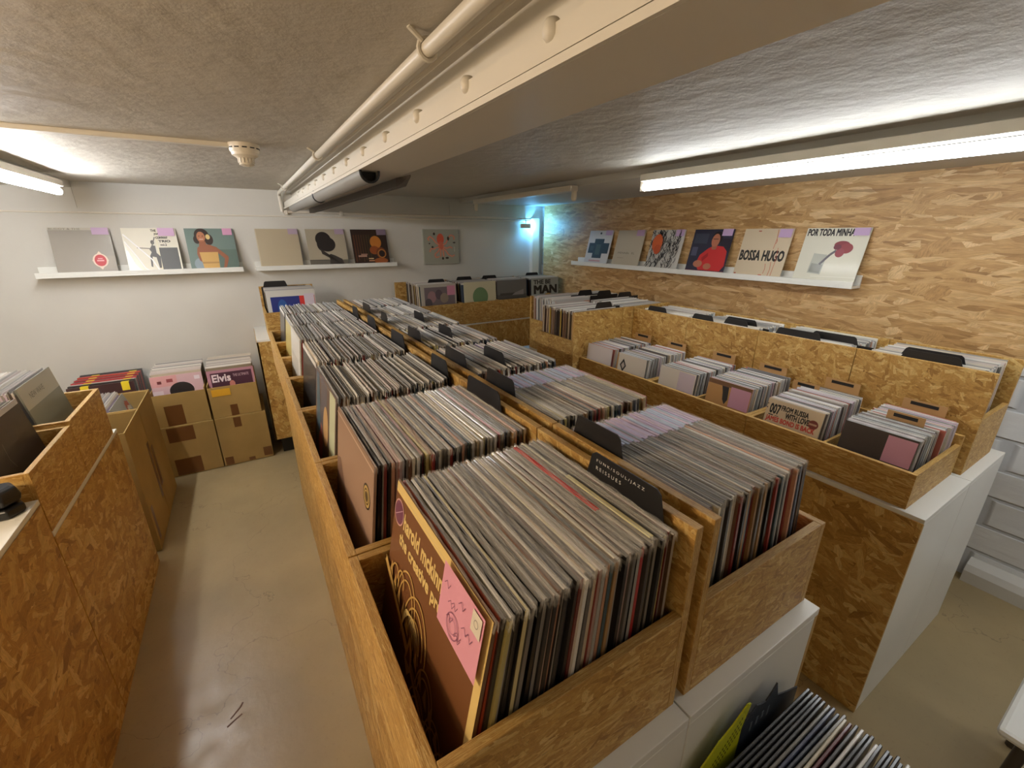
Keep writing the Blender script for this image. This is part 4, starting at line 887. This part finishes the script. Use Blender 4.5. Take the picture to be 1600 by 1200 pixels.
# ============================================================ crate in the foreground at lower right
cabinet('low white cabinet under the foreground record crate', .44, .86, -.42, .2475, Z(-1.16))
crate('strand board crate of dark edged records at lower right foreground', .455, .835, -.40, .2475, Z(-1.16), .15, .20, 'y+')
FG = [S(28, 26, 28), S(40, 38, 40), S(180, 170, 150), S(96, 30, 34), S(60, 66, 96), S(24, 24, 24), S(196, 186, 160), S(50, 48, 46), S(170, 120, 90), S(30, 40, 60), S(120, 118, 110), S(210, 206, 200), S(70, 60, 50)]
rr = random.Random(44)
for i in range(40):
    y = .222-.0074*i
    c = FG[0] if i < 5 else rr.choice(FG)
    o = record((.648+rr.uniform(-.005, .006), y, Z(-1.150)), PI, .03-.0*i, 'record in the dense foreground crate at the lower right', 'records in the lower right foreground crate', col=c, var=100+rr.randrange(4), yawj=rr.uniform(-.012, .012), T=.0054, film=False)
YEL, NVY = S(190, 196, 24), S(40, 48, 60)
t = empty('cut_out_card', (.6, .2290, Z(-1.148))); tag(t, 'lime yellow and dark blue cut-out card', 'card')
def zc(r): return Z(r)-t.location[2]
yl = [(.42, -1.14), (.60, -1.14), (.60, -.80), (.615, -.752), (.604, -.746), (.570, -.768), (.53, -.785), (.492, -.812), (.45, -.84), (.42, -.86)]
dk_ = [(.60, -1.14), (.80, -1.14), (.80, -.845), (.76, -.828), (.715, -.805), (.70, -.764), (.688, -.778), (.672, -.790), (.655, -.784), (.640, -.776), (.622, -.785), (.600, -.80)]
MB().prism([(x-.6, zc(r)) for x, r in yl], -.0012, .0012, YEL).build('yellow_half', M['print'], t); MB().prism([(x-.6, zc(r)) for x, r in dk_], -.0012, .0012, NVY).build('dark_half', M['print'], t)
q = MB()
for k in range(26):
    x = .455+.0055*k; z0 = -.895+.0048*k
    for d in (0, -.014, -.028): q.box(x-.6, x-.597, -.0016, -.0013, zc(z0+d), zc(z0+d+.005), col=S(84, 92, 12))
q.build('printed_marks', M['print'], t)
q = MB()
for k in range(4): q.box(.03+.018*k, .036+.018*k, -.0016, -.0013, zc(-.835+.004*(k % 3)), zc(-.812), col=S(96, 106, 116))
q.build('pale_strokes', M['print'], t); t['label'] = 'lime yellow and dark blue cut-out card against the white cabinet front'
# white stool at the lower right corner
t = empty('stool', (1.72, -.20, 0)); tag(t, 'small white topped stool cut off by the lower right corner', 'stool')
bx(-.20, .22, -.24, .20, .33, .355).build('seat', M['white'], t, bevel=.012)
for sx, sy in ((-.17, -.2), (.19, -.2), (-.17, .16), (.19, .16)): MB().cyl((sx, sy, 0), (sx*.92, sy*.92, .33), .014, 10).build('leg', M['darkmetal'], t, smooth=True)
# scuffs on the floor
sm = plain('scuff', S(104, 76, 56), .7)
for pts in ([(-.30, 1.40), (-.27, 1.43), (-.262, 1.445)], [(-.31, 1.375), (-.285, 1.39), (-.265, 1.40)]):
    q = MB()
    for (a, b), (c, d) in zip(pts, pts[1:]):
        L = math.hypot(c-a, d-b); nx, ny = -(d-b)/L*.003, (c-a)/L*.003
        q.face([(a+nx, b+ny, .0006), (a-nx, b-ny, .0006), (c-nx, d-ny, .0006), (c+nx, d+ny, .0006)])
    q.build('scuff_mark', sm, bpy.data.objects['floor'])

STUFF_O = STUFF.build('record_sleeves', M['card'])
tag(STUFF_O, 'dense rows of record sleeves filling the farther crates, bins and boxes', 'records', kind='stuff')
